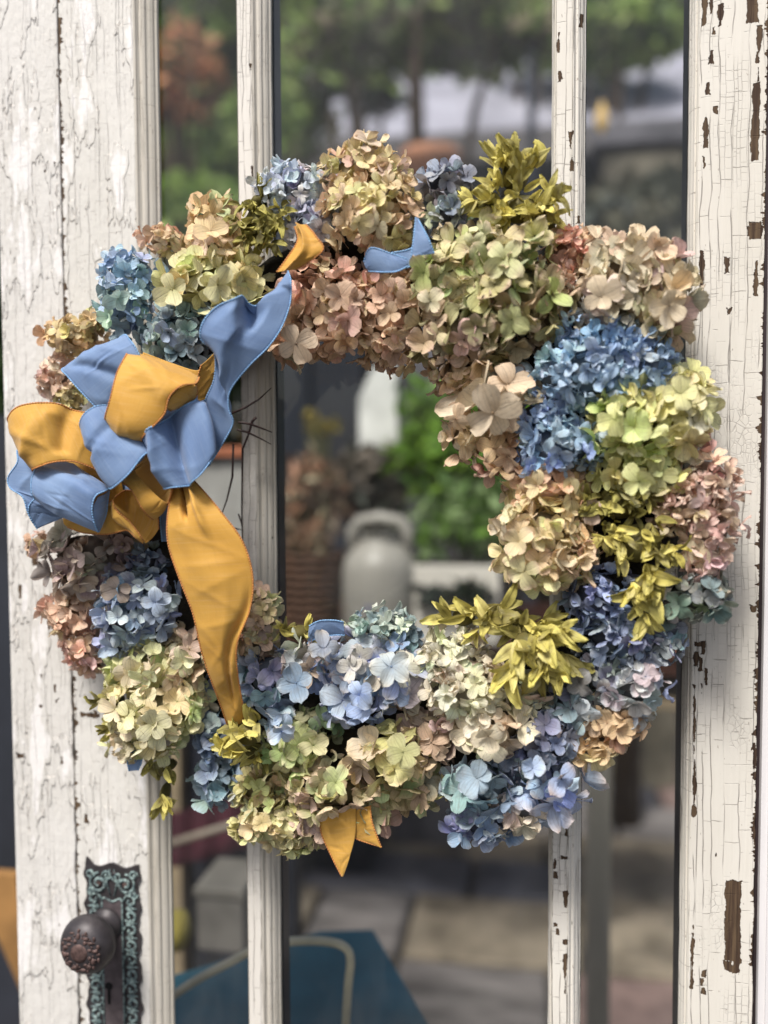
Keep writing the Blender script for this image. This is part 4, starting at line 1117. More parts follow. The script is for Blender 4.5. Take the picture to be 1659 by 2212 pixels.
def ribbon(L, Rr, kind, bulge=0.0, wr=0.0012, seed=0, n=None, m=26, stL=True, stR=True, label=None, parent=None, creases=()):
    """surface between two long edges, each a list of (u, v, mm in front of the door)"""
    n = int((n or 46) * 1.5)
    def w3(pts): return catmull([tuple(P(a, b, -d * 0.001)) for a, b, d in pts], n)
    A, B = w3(L), w3(Rr)
    rng = np.random.default_rng(seed)
    verts = []; uv = []
    wid = np.linalg.norm(B - A, axis=1).mean()
    ln = np.concatenate([[0], np.cumsum(np.linalg.norm(np.diff((A + B) / 2, axis=0), axis=1))])
    N = []
    for i in range(n):
        tang = (A + B)[min(i + 1, n - 1)] - (A + B)[max(i - 1, 0)]
        nn = np.cross(B[i] - A[i], tang); nn /= (np.linalg.norm(nn) + 1e-9)
        if nn[1] > 0: nn = -nn
        N.append(nn)
    N = np.array(N)
    sh_ = [(rng.uniform(0, 1), rng.uniform(-.2, .5), rng.uniform(-.35, .35), rng.uniform(.4, .9), rng.choice([-1, 1]) * rng.uniform(.0003, .0010)) for _ in range(7)]
    ks = [(rng.uniform(40, 150), rng.uniform(-60, 60), rng.uniform(0, 6.3), rng.uniform(.4, 1)) for _ in range(5)]
    for i in range(n):
        for j in range(m + 1):
            s = j / m
            p = A[i] * (1 - s) + B[i] * s
            fl = 4 * s * (1 - s)
            h = bulge * 0.38 * fl
            x, yy = ln[i], s * wid
            h += wr * 0.75 * sum(a * math.sin(k1 * x + k2 * yy + ph) for k1, k2, ph, a in ks) * (0.35 + 0.65 * fl)
            h += wr * 0.9 * sum((1 - abs(math.sin(k1 * .45 * x - k2 * 1.1 * yy + ph))) ** 5 for k1, k2, ph, a in ks[:3]) * (0.15 + 0.85 * fl)
            for (t0_, s0_, sl_, ln_, am_) in sh_:      # fine pinched folds
                u_ = (s - s0_) / ln_
                if 0 < u_ < 1: h += am_ * math.exp(-(((i / (n - 1)) - t0_ - sl_ * (s - s0_)) / 0.016) ** 2) * math.sin(math.pi * u_)
            for (t0, s0, t1, s1, amp, wd) in creases:
                t = i / (n - 1)
                dx, dy = (t1 - t0), (s1 - s0)
                q = ((t - t0) * dx + (s - s0) * dy) / (dx * dx + dy * dy)
                q = min(1, max(0, q))
                dist = math.hypot(t - t0 - q * dx, s - s0 - q * dy)
                h += amp * math.exp(-(dist / wd) ** 2)
            verts.append(p + N[i] * h)
            uv.append((ln[i] + seed, yy, 0))
    verts = np.array(verts)
    th = 0.00035
    nv = len(verts)
    back = verts - np.repeat(N, m + 1, axis=0) * th
    V = [tuple(x) for x in verts] + [tuple(x) for x in back]
    F = []
    for i in range(n - 1):
        for j in range(m):
            a = i * (m + 1) + j
            F.append((a, a + 1, a + m + 2, a + m + 1))
            F.append((a + nv, a + m + 1 + nv, a + m + 2 + nv, a + 1 + nv))
    for i in range(n - 1):
        a = i * (m + 1); c = a + m
        F.append((a, a + m + 1, a + m + 1 + nv, a + nv)); F.append((c, c + nv, c + m + 1 + nv, c + m + 1))
    for j in range(m):
        a = j; F.append((a, a + nv, a + 1 + nv, a + 1)); a = (n - 1) * (m + 1) + j; F.append((a, a + 1, a + 1 + nv, a + nv))
    mi = [0] * len(F)
    T = list(uv) + list(uv)
    # overlocked edge: a cord with a twist, its thread leaning over the cloth
    for on, jj in ((stL, 0), (stR, m)):
        if not on: continue
        ed = verts[[i * (m + 1) + jj for i in range(n)]]
        cum = np.concatenate([[0], np.cumsum(np.linalg.norm(np.diff(ed, axis=0), axis=1))])
        ns = int(cum[-1] / 0.00055) + 2
        tt = np.linspace(0, cum[-1], ns)
        pts = np.stack([np.interp(tt, cum, ed[:, k]) for k in range(3)], 1)
        rad = [0.00045 + 0.00048 * (0.5 + 0.5 * math.sin(2 * math.pi * x / 0.0024)) for x in tt]
        mb = MB(); mb.tube([Vector(p) for p in pts], rad, 6)
        o_ = len(V)
        V += mb.v; F += [tuple(i + o_ for i in q) for q in mb.f]; mi += [1] * len(mb.f)
        T += [(0, 0, 0)] * len(mb.v)
    mats = [blue, blue_st] if kind == 'b' else [must, must_st]
    o = mesh('ribbon_loop', V, F, mats, parent or bow, True, None, T, mi)
    o['label'] = label or ('blue ribbon loop' if kind == 'b' else 'mustard ribbon loop')
    return o

K1 = 0.39157
def z1(x, y, d): return (x * K1, 631.5 + y * K1, d)
def Z(*p): return [z1(*q) for q in p]

# big blue streamer rising to the right
ribbon(Z((1480, 60, 98), (1400, 50, 112), (1310, 38, 128), (1195, 80, 134), (1118, 170, 136), (1110, 260, 134), (1180, 330, 126), (1185, 470, 118), (1130, 600, 112), (1085, 740, 106), (1020, 860, 96)),
       Z((1585, -120, 84), (1604, -60, 92), (1600, 60, 100), (1555, 190, 108), (1480, 300, 114), (1370, 410, 120), (1270, 540, 120), (1262, 640, 116), (1284, 720, 112), (1225, 840, 104), (1150, 960, 92)),
       'b', 0.004, 0.0016, 3, n=80, label='long light blue ribbon rising to the upper right', creases=((0.12, 0.05, 0.30, 0.60, -0.014, 0.05), (0.20, 0.0, 0.40, 0.45, 0.006, 0.06), (0.36, 0.2, 0.6, 0.6, 0.005, 0.09), (0.60, 0.1, 0.72, 0.9, -0.007, 0.045)))
# dark orange fold behind the knot
ribbon(Z((790, 330, 82), (950, 390, 84), (1080, 430, 88), (1120, 400, 86)), Z((760, 420, 80), (900, 500, 84), (1070, 560, 86), (1150, 600, 80)), 'm', 0, 0.001, 5, n=20, stL=False, stR=False, label='mustard ribbon fold behind the bow')
ribbon(Z((1195, 320, 78), (1200, 430, 78), (1200, 560, 78)), Z((1110, 400, 96), (1080, 500, 96), (1060, 620, 94)), 'm', 0.002, 0.001, 6, n=20, stL=False, label='rust shaded ribbon fold in the middle of the bow')
# upper left blue loop
ribbon(Z((430, 400, 92), (345, 425, 110), (372, 462, 116), (430, 530, 118), (515, 620, 116), (620, 730, 108)), Z((660, 250, 96), (690, 232, 110), (715, 262, 114), (745, 300, 116), (790, 380, 114), (860, 470, 104)), 'b', 0.006, 0.0015, 11, label='blue loop at the upper left of the bow', creases=((.3, .2, .8, .6, -.004, .07),))
# far left blue
ribbon(Z((125, 818, 92), (92, 870, 100), (94, 940, 104), (48, 1020, 104), (58, 1080, 106), (125, 1130, 108), (155, 1220, 106), (205, 1305, 100)), Z((210, 820, 100), (215, 900, 106), (210, 960, 108), (200, 1040, 108), (225, 1110, 106), (260, 1160, 104), (310, 1200, 100), (350, 1245, 96)), 'b', -0.004, 0.0018, 13, stR=False, label='blue loop at the far left of the bow')
ribbon(Z((190, 1140, 104), (160, 1180, 106), (165, 1240, 104), (205, 1303, 100)), Z((330, 1180, 92), (350, 1200, 92), (350, 1220, 92), (345, 1245, 94)), 'b', -0.003, 0.001, 14, n=24, stR=False, label='shaded blue fold under the far left loop')
# lower mustard: the outside, then the inside of its open curl
ribbon(Z((352, 1235, 100), (480, 1180, 108), (600, 1158, 116), (624, 1150, 122), (642, 1200, 122), (715, 1264, 120), (768, 1335, 120), (792, 1376, 116)), Z((375, 1295, 100), (440, 1322, 104), (520, 1332, 108), (600, 1332, 110), (660, 1320, 114), (705, 1315, 116), (745, 1352, 118), (790, 1384, 114)), 'm', 0.004, 0.0012, 17, label='mustard loop at the bottom of the bow', creases=((.35, .2, .6, .9, -.005, .06),))
ribbon(Z((636, 1128, 108), (700, 1092, 96), (800, 1128, 96), (866, 1222, 104), (874, 1308, 106)), Z((640, 1195, 106), (712, 1258, 100), (764, 1328, 104), (788, 1372, 110), (806, 1384, 110)), 'm', -0.014, 0.0010, 18, stR=False, label='inside of the curl in the bottom mustard loop')
# mustard centre loop: front band and the hollow behind it
ribbon(Z((700, 1000, 110), (668, 1038, 124), (722, 1088, 130), (775, 1178, 130), (812, 1228, 124), (845, 1254, 116)), Z((770, 960, 108), (745, 985, 118), (800, 1056, 124), (872, 1128, 124), (915, 1160, 120), (925, 1172, 116)), 'm', 0.006, 0.0010, 19, stR=False, label='mustard loop under the blue centre loop')
ribbon(Z((805, 895, 112), (860, 890, 122), (905, 950, 128), (946, 1060, 128), (935, 1130, 124), (918, 1176, 116)), Z((740, 960, 98), (745, 995, 98), (795, 1065, 98), (845, 1118, 101), (890, 1150, 106), (915, 1174, 112)), 'm', -0.006, 0.0010, 20, stR=False, label='hollow inside of the centre mustard loop')
# lower left blue loop
ribbon(Z((215, 975, 116), (172, 1025, 126), (175, 1110, 128), (205, 1150, 126)), Z((560, 960, 116), (610, 1060, 122), (600, 1090, 128), (545, 1130, 134)), 'b', 0.0, 0.001, 21, n=6, stL=False, stR=False, label='back of the lower left blue loop') if False else None
ribbon(Z((250, 900, 96), (220, 955, 112), (192, 990, 124), (172, 1030, 130), (173, 1105, 132), (195, 1145, 128)), Z((600, 1078, 122), (590, 1092, 128), (530, 1130, 138), (506, 1195, 140), (520, 1275, 136), (540, 1325, 130)), 'b', 0.009, 0.0014, 23, n=50, label='blue loop at the lower left of the bow', creases=((.3, .1, .4, .9, .004, .10),))
ribbon(Z((602, 1085, 120), (594, 1150, 122), (584, 1230, 122), (545, 1322, 126)), Z((540, 1130, 136), (515, 1190, 138), (522, 1270, 136), (541, 1322, 128)), 'b', 0.004, 0.0005, 24, n=24, stR=False, label='inside of the lower left blue loop')
# left mustard loop
ribbon(Z((520, 700, 100), (470, 660, 110), (350, 620, 120), (220, 608, 128), (100, 632, 130), (45, 695, 124), (60, 740, 112)), Z((590, 1010, 104), (550, 990, 112), (480, 955, 122), (400, 932, 130), (290, 938, 136), (190, 972, 136), (178, 985, 120)), 'm', 0.010, 0.0018, 29, n=60, label='mustard loop at the left of the bow', creases=((.25, .0, .55, .8, -.006, .07), (.5, .2, .8, .7, .004, .08)))
# centre blue loop
ribbon(Z((660, 640, 104), (600, 622, 120), (535, 628, 130), (470, 672, 136), (440, 730, 134), (455, 775, 122)), Z((960, 900, 104), (860, 872, 124), (790, 900, 138), (705, 1005, 146), (620, 1080, 144), (600, 1060, 130)), 'b', 0.010, 0.0016, 31, n=54, label='blue loop in the centre of the bow', creases=((.2, .3, .9, .45, -.004, .06),))
# right lower blue loop
ribbon(Z((1090, 570, 104), (1075, 597, 120), (960, 652, 132), (860, 732, 138), (780, 803, 136), (800, 830, 120)), Z((1160, 850, 104), (1172, 905, 122), (1105, 1005, 134), (1030, 1058, 138), (955, 1080, 136), (930, 1040, 122)), 'b', 0.004, 0.0016, 37, n=54, label='blue loop at the lower right of the bow', creases=((.66, 0, .90, 1, .007, .045), (.44, .05, .66, 1, -.016, .10), (.18, .1, .22, .95, .005, .05)))
ribbon(Z((560, 640, 84), (600, 900, 84), (640, 1200, 82)), Z((1150, 560, 84), (1060, 850, 84), (925, 1230, 82)), 'b', 0.006, 0.002, 61, n=30, stL=False, stR=False, label='shaded blue ribbon in the knot of the bow')
ribbon(Z((200, 760, 88), (300, 1000, 90), (400, 1220, 88)), Z((640, 700, 86), (660, 950, 92), (700, 1250, 90)), 'm', 0.006, 0.002, 62, n=30, stL=False, stR=False, label='shaded mustard ribbon behind the knot of the bow')
ribbon(Z((1078, 600, 118), (1100, 700, 108), (1110, 800, 104), (1140, 880, 108)), Z((1060, 640, 112), (1080, 760, 118), (1110, 850, 120), (1172, 905, 120)), 'b', 0.002, 0.0005, 38, n=24, stL=False, stR=False, label='crease inside the lower right blue loop')
# upper mustard loop
ribbon(Z((705, 330, 108), (690, 357, 126), (642, 450, 136), (606, 590, 142), (580, 702, 136), (610, 740, 120)), Z((1100, 470, 112), (1078, 505, 126), (1000, 515, 138), (935, 580, 142), (900, 680, 142), (785, 800, 138), (800, 830, 118)), 'm', 0.009, 0.0013, 41, n=54, label='mustard loop at the top of the bow', creases=((.2, .2, .5, .9, .003, .08),))
ribbon(Z((1083, 510, 124), (1086, 560, 118), (1050, 610, 116), (935, 655, 126)), Z((1060, 508, 130), (990, 530, 136), (935, 590, 140), (920, 655, 138)), 'm', 0.005, 0.0005, 43, n=24, stR=False, label='inner face of the top mustard loop')

def q(*p): return list(p)
# mustard streamer falling down
ribbon(q((372, 1020, 104), (368, 1070, 118), (362, 1120, 124), (364, 1180, 126), (388, 1250, 126), (418, 1330, 124), (436, 1410, 118), (464, 1490, 106), (486, 1550, 90), (500, 1600, 68)),
       q((400, 1020, 98), (432, 1052, 112), (476, 1104, 120), (524, 1170, 122), (546, 1245, 120), (538, 1320, 120), (512, 1392, 116), (514, 1460, 104), (526, 1530, 88), (536, 1590, 66)),
       'm', 0.007, 0.0010, 47, n=90, label='long mustard ribbon falling down the left side', creases=((.0, .45, .20, .35, -.014, .035), (.02, .7, .25, .6, .006, .05), (.55, .95, .78, .6, -.005, .06), (.35, .3, .5, .6, .003, .12)))
ribbon(q((350, 1000, 84), (345, 1080, 88), (350, 1170, 88)), q((400, 1000, 84), (385, 1080, 88), (372, 1170, 88)), 'b', 0.0, 0.001, 48, n=14, label='dark blue ribbon fold in the middle of the bow')
# small ends on top
ribbon(q((636, 490, 96), (642, 520, 100), (618, 560, 104), (598, 588, 104)), q((660, 484, 100), (682, 510, 106), (697, 542, 108), (640, 582, 104)), 'm', 0.006, 0.0008, 51, n=24, label='folded mustard ribbon end at the top', creases=((0, .5, .9, .5, .006, .10),))
ribbon(q((898, 470, 96), (893, 520, 98), (888, 556, 98)), q((902, 472, 96), (925, 515, 102), (938, 548, 100)), 'b', 0.003, 0.0006, 53, n=20, label='pointed blue ribbon end at the top')
ribbon(q((786, 566, 92), (800, 536, 98), (840, 546, 100), (880, 560, 98)), q((796, 586, 92), (830, 588, 98), (858, 586, 100), (882, 574, 98)), 'b', 0.003, 0.0008, 54, n=20, label='frayed blue ribbon end at the top')
ribbon(q((846, 546, 88), (880, 540, 88), (900, 530, 88)), q((850, 580, 88), (880, 578, 88), (905, 566, 88)), 'b', 0.0, 0.0006, 55, n=14, label='shaded blue ribbon between the two ends')
# ends at the bottom
ribbon(q((690, 1770, 76), (696, 1806, 76), (716, 1850, 76), (738, 1892, 76)), q((770, 1740, 76), (768, 1800, 77), (756, 1850, 77), (742, 1893, 76)), 'm', 0.002, 0.0008, 57, n=24, stR=False, label='pointed mustard ribbon end at the bottom')
ribbon(q((755, 1750, 74), (756, 1790, 74), (770, 1812, 74), (822, 1829, 74)), q((800, 1740, 74), (803, 1772, 76), (812, 1800, 76), (824, 1830, 74)), 'm', 0.002, 0.0006, 58, n=20, label='second mustard ribbon end at the bottom')
ribbon(q((276, 1620, 60), (275, 1645, 62), (279, 1666, 62)), q((305, 1620, 60), (306, 1645, 62), (298, 1664, 62)), 'b', 0.001, 0.0004, 59, n=14, label='small blue ribbon end at the lower left')
ribbon(q((668, 1352, 70), (690, 1341, 72), (720, 1340, 72), (742, 1344, 70)), q((664, 1390, 66), (690, 1376, 66), (720, 1372, 66), (745, 1372, 66)), 'b', 0.002, 0.0006, 60, n=20, label='blue ribbon edge peeping over the violet florets')

# twigs of the base in the hole
twm = simple('dark_wire_twig', (52, 36, 34), 0.6, nscale=200)
for pts, r in (
        ([(500, 893, 40), (530, 880, 34), (560, 862, 30), (586, 838, 26)], .0009),
        ([(515, 912, 40), (540, 916, 34), (565, 925, 30), (588, 934, 26)], .0009),
        ([(512, 928, 38), (535, 934, 32), (560, 946, 28), (586, 960, 24)], .0008),
        ([(553, 902, 30), (545, 910, 28), (536, 940, 26), (524, 970, 22), (522, 1100, 12), (524, 1190, 10)], .0010),
        ([(504, 960, 20), (502, 1030, 14), (490, 1080, 12), (470, 1135, 12)], .0008),
        ([(515, 1110, 12), (522, 1130, 10), (524, 1150, 10)], .0006), ([(490, 1138, 14), (510, 1142, 10), (524, 1145, 10)], .0006)):
    MB().tube([P(a, b_, -d * .001) for a, b_, d in pts], [r * 1.3 * (1 - .12 * i_ + .2 * (i_ % 2)) for i_ in range(len(pts) - 1)] + [r * .5], 6).build('twig', twm, wreath, True)

# ------------------------------------------------------------------ behind the glass; foliage, roof and paving stand in for reflections in the panes
def leafcrown(name, c, r, n, size, cols, mat_name, parent, seed, shell=0.45):
    rng = np.random.default_rng(seed)
    V = []; F = []; K = []
    c = np.array(c); r = np.array(r)
    cl = rng.normal(0, 1, (max(6, n // 60), 3)); cl /= np.linalg.norm(cl, axis=1)[:, None]
    cl *= rng.uniform(shell, 0.95, (len(cl), 1))
    for i in range(n):
        q_ = cl[rng.integers(len(cl))] + rng.normal(0, 0.20, 3)
        p = c + q_ * r
        a = rng.normal(0, 1, 3); a /= np.linalg.norm(a)
        b_ = np.cross(a, rng.normal(0, 1, 3)); b_ /= np.linalg.norm(b_)
        s = size * rng.uniform(.6, 1.3)
        o_ = len(V)
        V += [p - a * s, p + b_ * s * .45, p + a * s, p - b_ * s * .45]
        F.append((o_, o_ + 1, o_ + 2, o_ + 3))
        k_ = np.array(lin(cols[rng.integers(len(cols))])[:3]) * rng.uniform(.7, 1.25)
        K += [np.append(k_, 1)] * 4
    return mesh(name, V, F, LEAF, parent, False, np.array(K), None)

b = NB('garden_leaf')
at = b.node('ShaderNodeAttribute', attribute_name='tint')
b.done(at.outputs['Color'], 0.55, 0, 0.3)
tr = b.node('ShaderNodeBsdfTranslucent'); b.put(tr.inputs[0], at.outputs['Color'])
mx = b.node('ShaderNodeMixShader'); mx.inputs[0].default_value = .3
b.t.links.new(b.bsdf.outputs[0], mx.inputs[1]); b.t.links.new(tr.outputs[0], mx.inputs[2]); b.t.links.new(mx.outputs[0], b.out.inputs[0])
LEAF = b.mat
bark = simple('bark', (70, 56, 44), 0.9, nscale=20, var=.4)

def shrub(name, u, v, ru, rv, Y, n, size, cols, label, cat, seed, depth=None):
    c = P(u, v, Y)
    k = UM * (Y - CAMP.y) / (-CAMP.y)
    root = tag(empty(name, (c.x, c.y, 0)), label, cat, {'garden_tree': 'trees behind the glass', 'garden_shrub': 'shrubs behind the glass', 'garden_hedge': 'hedges behind the glass', 'hanging_branch': 'leafy growth over the pergola'}.get(name))
    m = MB()
    m.tube([(0, 0, 0), (0.02, 0, c.z * .5), (-.02, 0, c.z)], [.05 * (1 + Y * .1), .04, .02], 7)
    for q_ in range(4):
        a = q_ * 1.6
        m.tube([(0, 0, c.z * .45), (ru * k * .4 * math.cos(a), ru * k * .3 * math.sin(a), c.z * .9), (ru * k * .6 * math.cos(a), ru * k * .4 * math.sin(a), c.z + rv * k * .4)], [.025, .018, .008], 5)
    m.build('trunk', bark, root, True)
    leafcrown('crown', (0, 0, c.z), (ru * k, depth or ru * k * .7, rv * k), n, size, cols, None, root, seed)
    return root

greenD = [(40, 58, 30), (52, 72, 36), (30, 44, 28), (66, 88, 44)]  # foliage built as solid plants for the garden reflected in the panes
greenM = [(122, 146, 74), (138, 160, 84), (96, 124, 62), (154, 170, 100)]
greenL = [(170, 192, 110), (150, 182, 96), (190, 204, 130)]
orange = [(196, 132, 96), (204, 148, 108), (160, 120, 86), (140, 140, 84)]
shrub('garden_tree', 400, 40, 200, 220, 6.0, 6000, .09, greenD + greenM, 'dark green tree behind the left pane', 'tree', 71)
shrub('garden_tree', 700, 120, 260, 260, 6.6, 7000, .10, greenD + greenD + greenM, 'dark leafy tree behind the top of the middle pane', 'tree', 72)
shrub('garden_tree', 1050, 0, 300, 200, 9.0, 6000, .12, greenD, 'dark tree far behind the roof', 'tree', 73)
shrub('garden_tree', 1450, 30, 300, 320, 9.4, 7000, .12, [(44, 46, 44), (56, 60, 52), (36, 38, 36)], 'dull dark tree far behind the right pane', 'tree', 74)
shrub('flowering_shrub', 385, 165, 80, 90, 3.6, 2600, .05, orange, 'russet leaved shrub behind the left pane', 'shrub', 75)
shrub('garden_shrub', 640, 210, 75, 120, 3.4, 2400, .05, greenM + greenL, 'bright green shrub left of the roof', 'shrub', 76)
shrub('garden_shrub', 420, 360, 190, 150, 4.4, 5000, .06, greenM, 'mid green bush behind the left pane', 'shrub', 77)
shrub('garden_shrub', 1330, 85, 120, 56, 4.0, 2600, .06, greenL + greenM, 'light green branch above the roof on the right', 'shrub', 78)
shrub('garden_shrub', 1160, 60, 90, 40, 4.2, 1500, .06, greenM + [(150, 160, 110)], 'pale green foliage above the roof in the middle', 'shrub', 79)
shrub('garden_shrub', 600, 330, 60, 90, 4.2, 1800, .05, greenM, 'green bush left under the roof', 'shrub', 80)
shrub('garden_hedge', 830, 700, 900, 420, 5.6, 14000, .09, greenD, 'long dark hedge across the far side of the yard', 'hedge', 81, 0.6)
shrub('garden_hedge', 100, 500, 400, 700, 7.6, 9000, .12, greenD, 'tall dark hedge at the far left', 'hedge', 82, 0.8)

shrub('hanging_branch', 770, 175, 110, 50, 3.3, 700, .045, greenD + [(60, 74, 50), (190, 190, 180)], 'dark leafy branch with pale blossoms hanging before the roof', 'branch', 83)
shrub('hanging_branch', 900, 70, 300, 30, 2.8, 1600, .045, greenM + [(112, 104, 84), (96, 90, 70)], 'mixed olive leaves climbing along the pergola beam', 'climber', 84)
shrub('garden_shrub', 1360, 520, 120, 110, 2.6, 2200, .06, [(96, 98, 84), (120, 116, 98), (70, 74, 68)], 'grey green bush behind the right pane', 'shrub', 85)
shrub('garden_shrub', 395, 460, 130, 60, 3.0, 1800, .05, greenL + greenM, 'fresh green low bush behind the left pane', 'shrub', 86)

# ground and paving, built solid for the pavement reflected in the lower panes
stone_base = simple('dark_joint_soil', (72, 68, 66), 0.95, nscale=3, var=.3, bump=.01)
gd = mesh('ground', [(-150, -150, 0), (150, -150, 0), (150, 150, 0), (-150, 150, 0)], [(0, 1, 2, 3)], stone_base)
tag(gd, None, None, None, 'structure')
stones = [simple('paving_grey', (112, 106, 104), 0.85, nscale=7, var=.45, bump=.006, stretch=(.5, 2, 1)), simple('paving_rose', (134, 112, 106), 0.85, nscale=7, var=.4, bump=.004),
          simple('paving_sand', (132, 120, 104), 0.85, nscale=7, var=.45, bump=.004), simple('paving_slate', (94, 92, 98), 0.85, nscale=7, var=.4, bump=.004)]
rng = random.Random(5)
sh = {}
y = 0.62
ns = 0
while y < 4.2:
    dpt = rng.uniform(.24, .38)
    x = -1.9 - rng.random() * .3
    while x < 1.9:
        wdt = rng.uniform(.28, .58)
        if ns < 295:
            e = rng.uniform(.006, .014)
            h = .03 + rng.uniform(0, .008)
            o = MB().box((x + e, y + e, -.02), (x + wdt - e, y + dpt - e, h), .008).build('paving_stone', stones[rng.randrange(4)], gd)
            ns += 1
        x += wdt
    y += dpt
brm = [simple('red_brick_%s' % a, c_, .9, nscale=30, var=.3, bump=.002) for a, c_ in (('dark', (96, 68, 64)), ('warm', (118, 84, 74)))]
for i in range(26):
    x = -.9 + i * .072
    for rrow in range(2):
        MB().box((x, .50 + .0 - rrow * .21, -.02), (x + .066, .70 - rrow * .21 - .006, .036), .004).build('brick', brm[(i + rrow) % 2], gd)

def tri(x0, y0, z0, x1, y1, z1): return (x0, y0, z0), (x1, y1, z1)
# garden house with the pale roof, solid stand-in for one reflected in the glass
Yh = 4.0
e0, e1 = P(620, 322, Yh), P(1560, 322, Yh)
rz0 = e0.z
hs = tag(empty('garden_house', ((e0.x + e1.x) / 2, Yh + .6, 0)), 'low garden house with a grey roof and dark open front', 'garden house')
hx0, hx1 = e0.x - hs.location.x, e1.x - hs.location.x
roofm = simple('pale_grey_roof', (150, 148, 160), .6, nscale=4, var=.25)
darkw = simple('dark_house_wall', (62, 58, 56), .85, nscale=5, var=.4)
r0 = P(700, 150, Yh + .85); rr0 = r0.z
m = MB(); ye = Yh - hs.location.y; yr = ye + .85
m.add([(hx0 - .1, ye - .1, rz0), (hx1, ye - .1, rz0), (hx1, yr, rr0), (hx0 + .35, yr, rr0), (hx0 - .1, ye - .1, rz0 - .05), (hx1, ye - .1, rz0 - .05), (hx1, yr, rr0 - .05), (hx0 + .35, yr, rr0 - .05)],
      [(0, 1, 2, 3), (7, 6, 5, 4), (0, 4, 5, 1), (1, 5, 6, 2), (2, 6, 7, 3), (3, 7, 4, 0)])
m.build('roof', roofm, hs)
m = MB()
m.add([(hx1, yr + .002, rr0), (hx0 + .35, yr + .002, rr0), (hx0 - .1, yr + 1.0, rz0), (hx1, yr + 1.0, rz0)], [(0, 1, 2, 3)])
m.box((hx0, ye + .75, 0), (hx1 - .05, ye + .83, rz0 - .06))
m.build('wall', darkw, hs)
MB().box((hx0 - .1, ye - .13, rz0 - .17), (hx1, ye - .102, rz0 - .02)).build('fascia', simple('grey_fascia', (92, 88, 90), .7), hs)
for fx in (0.02, .34, .66, .985):
    xx = hx0 + (hx1 - hx0) * fx
    MB().box((xx - .04, ye - .02, 0), (xx + .04, ye + .06, rz0 - .19)).build('post', simple('weathered_post', (96, 86, 74), .85), hs)
# pergola beam
p0, p1 = P(600, 75, 2.9), P(1185, 55, 2.9)
beam = tag(empty('pergola', (p1.x, 2.9, 0)), 'weathered pergola beam on a thin dark post', 'pergola')
bwood = simple('weathered_beam', (112, 102, 82), .85, nscale=8, var=.3, stretch=(.2, 1, 1))
zz = (p0.z + p1.z) / 2
MB().box((p0.x - p1.x + .06, -.05, zz - .075), (.10, .05, zz + .085), .004).build('beam', bwood, beam)
px_ = P(1148, 400, 2.9).x - p1.x
MB().box((px_ - .018, -.018, 0), (px_ + .018, .018, zz - .077)).build('post', simple('thin_dark_post', (66, 70, 84), .6), beam)
o = MB().lathe([(0.001, .0), (.010, .012), (.024, .045), (.018, .085), (.006, .12), (.001, .125)], (0, 0, 0), 'z', 14)
qy = P(1300, 292, 2.6)  # yellow spot of unclear nature, modelled as a small hanging body
rootl = tag(empty('hanging_yellow_shape', (qy.x, qy.y, qy.z)), 'small yellow shape hanging in front of the grey roof', 'ornament')
o.build('yellow_body', simple('warm_yellow', (230, 190, 110), .4), rootl, True)
MB().tube([(0, 0, .12), (0, 0, 1.6)], .002, 5).build('yellow_body_string', twm, rootl)
tc = P(930, 378, 2.4)
pt = tag(empty('terracotta_pot', (tc.x, tc.y, tc.z - .12)), 'large terracotta pot on a pillar under the grey roof', 'plant pot')
MB().lathe([(.001, 0), (.08, 0), (.10, .15), (.11, .16), (.11, .20), (.10, .20), (.09, .12), (.001, .1)], (0, 0, 0), 'z', 20).build('pot_body', simple('terracotta', (150, 104, 78), .8), pt, True)
pl = tag(empty('stone_pillar', (tc.x, tc.y, 0)), 'grey stone pillar carrying the terracotta pot', 'pillar')
MB().box((-.13, -.13, 0), (.13, .13, tc.z - .152), .01).build('pillar_shaft', stones[3], pl)
MB().box((-.17, -.17, tc.z - .150), (.17, .17, tc.z - .122), .006).build('pillar_cap', stones[0], pl)
# rough stone pillar in the right pane
q0, q1 = P(1330, 400, 3.0), P(1475, 400, 3.0)
rp = tag(empty('rough_stone_pillar', ((q0.x + q1.x) / 2, 3.1, 0)), 'mottled grey brown stone pillar behind the right pane', 'pillar')
MB().box((q0.x - rp.location.x - .05, -.1, 0), (q1.x - rp.location.x, .2, q0.z + .15), .02).build('pillar_shaft', simple('mottled_stone', (104, 98, 86), .9, nscale=7, var=.5), rp)
MB().box((q0.x - rp.location.x - .09, -.13, q0.z + .152), (q1.x - rp.location.x + .03, .23, q0.z + .24), .01).build('pillar_cap', stones[3], rp)

# potting bench with things on it
YB = 1.30
zt = P(1100, 1378, YB).z
bl, br = P(250, 1380, YB).x, P(1760, 1380, YB).x
bench = tag(empty('potting_bench', ((bl + br) / 2, YB + .2, 0)), 'brown wooden potting bench behind the wreath', 'bench')
bm = simple('brown_bench_wood', (104, 64, 48), .6, nscale=12, var=.3, stretch=(.1, 1, 1))
bm2 = simple('tan_bench_board', (140, 124, 100), .75, nscale=10, var=.25, stretch=(.1, 1, 1))
hb = (br - bl) / 2
MB().box((-hb, -.2, zt - .035), (hb, .34, zt), .003).build('bench_top', bm, bench)
MB().box((-hb + .03, -.17, zt - .085), (hb - .03, -.14, zt - .037), .003).build('apron', bm, bench)
MB().box((-hb + .03, -.13, zt - .18), (hb - .03, .30, zt - .155), .003).build('shelf', bm2, bench)
for sx in (-1, 1):
    for sy in (-.14, .28):
        MB().box((sx * (hb - .045) - .025, sy - .02, 0), (sx * (hb - .045) + .025, sy + .02, zt - .037), .003).build('leg', bm, bench)
k095 = UM * (YB - CAMP.y) / (-CAMP.y)
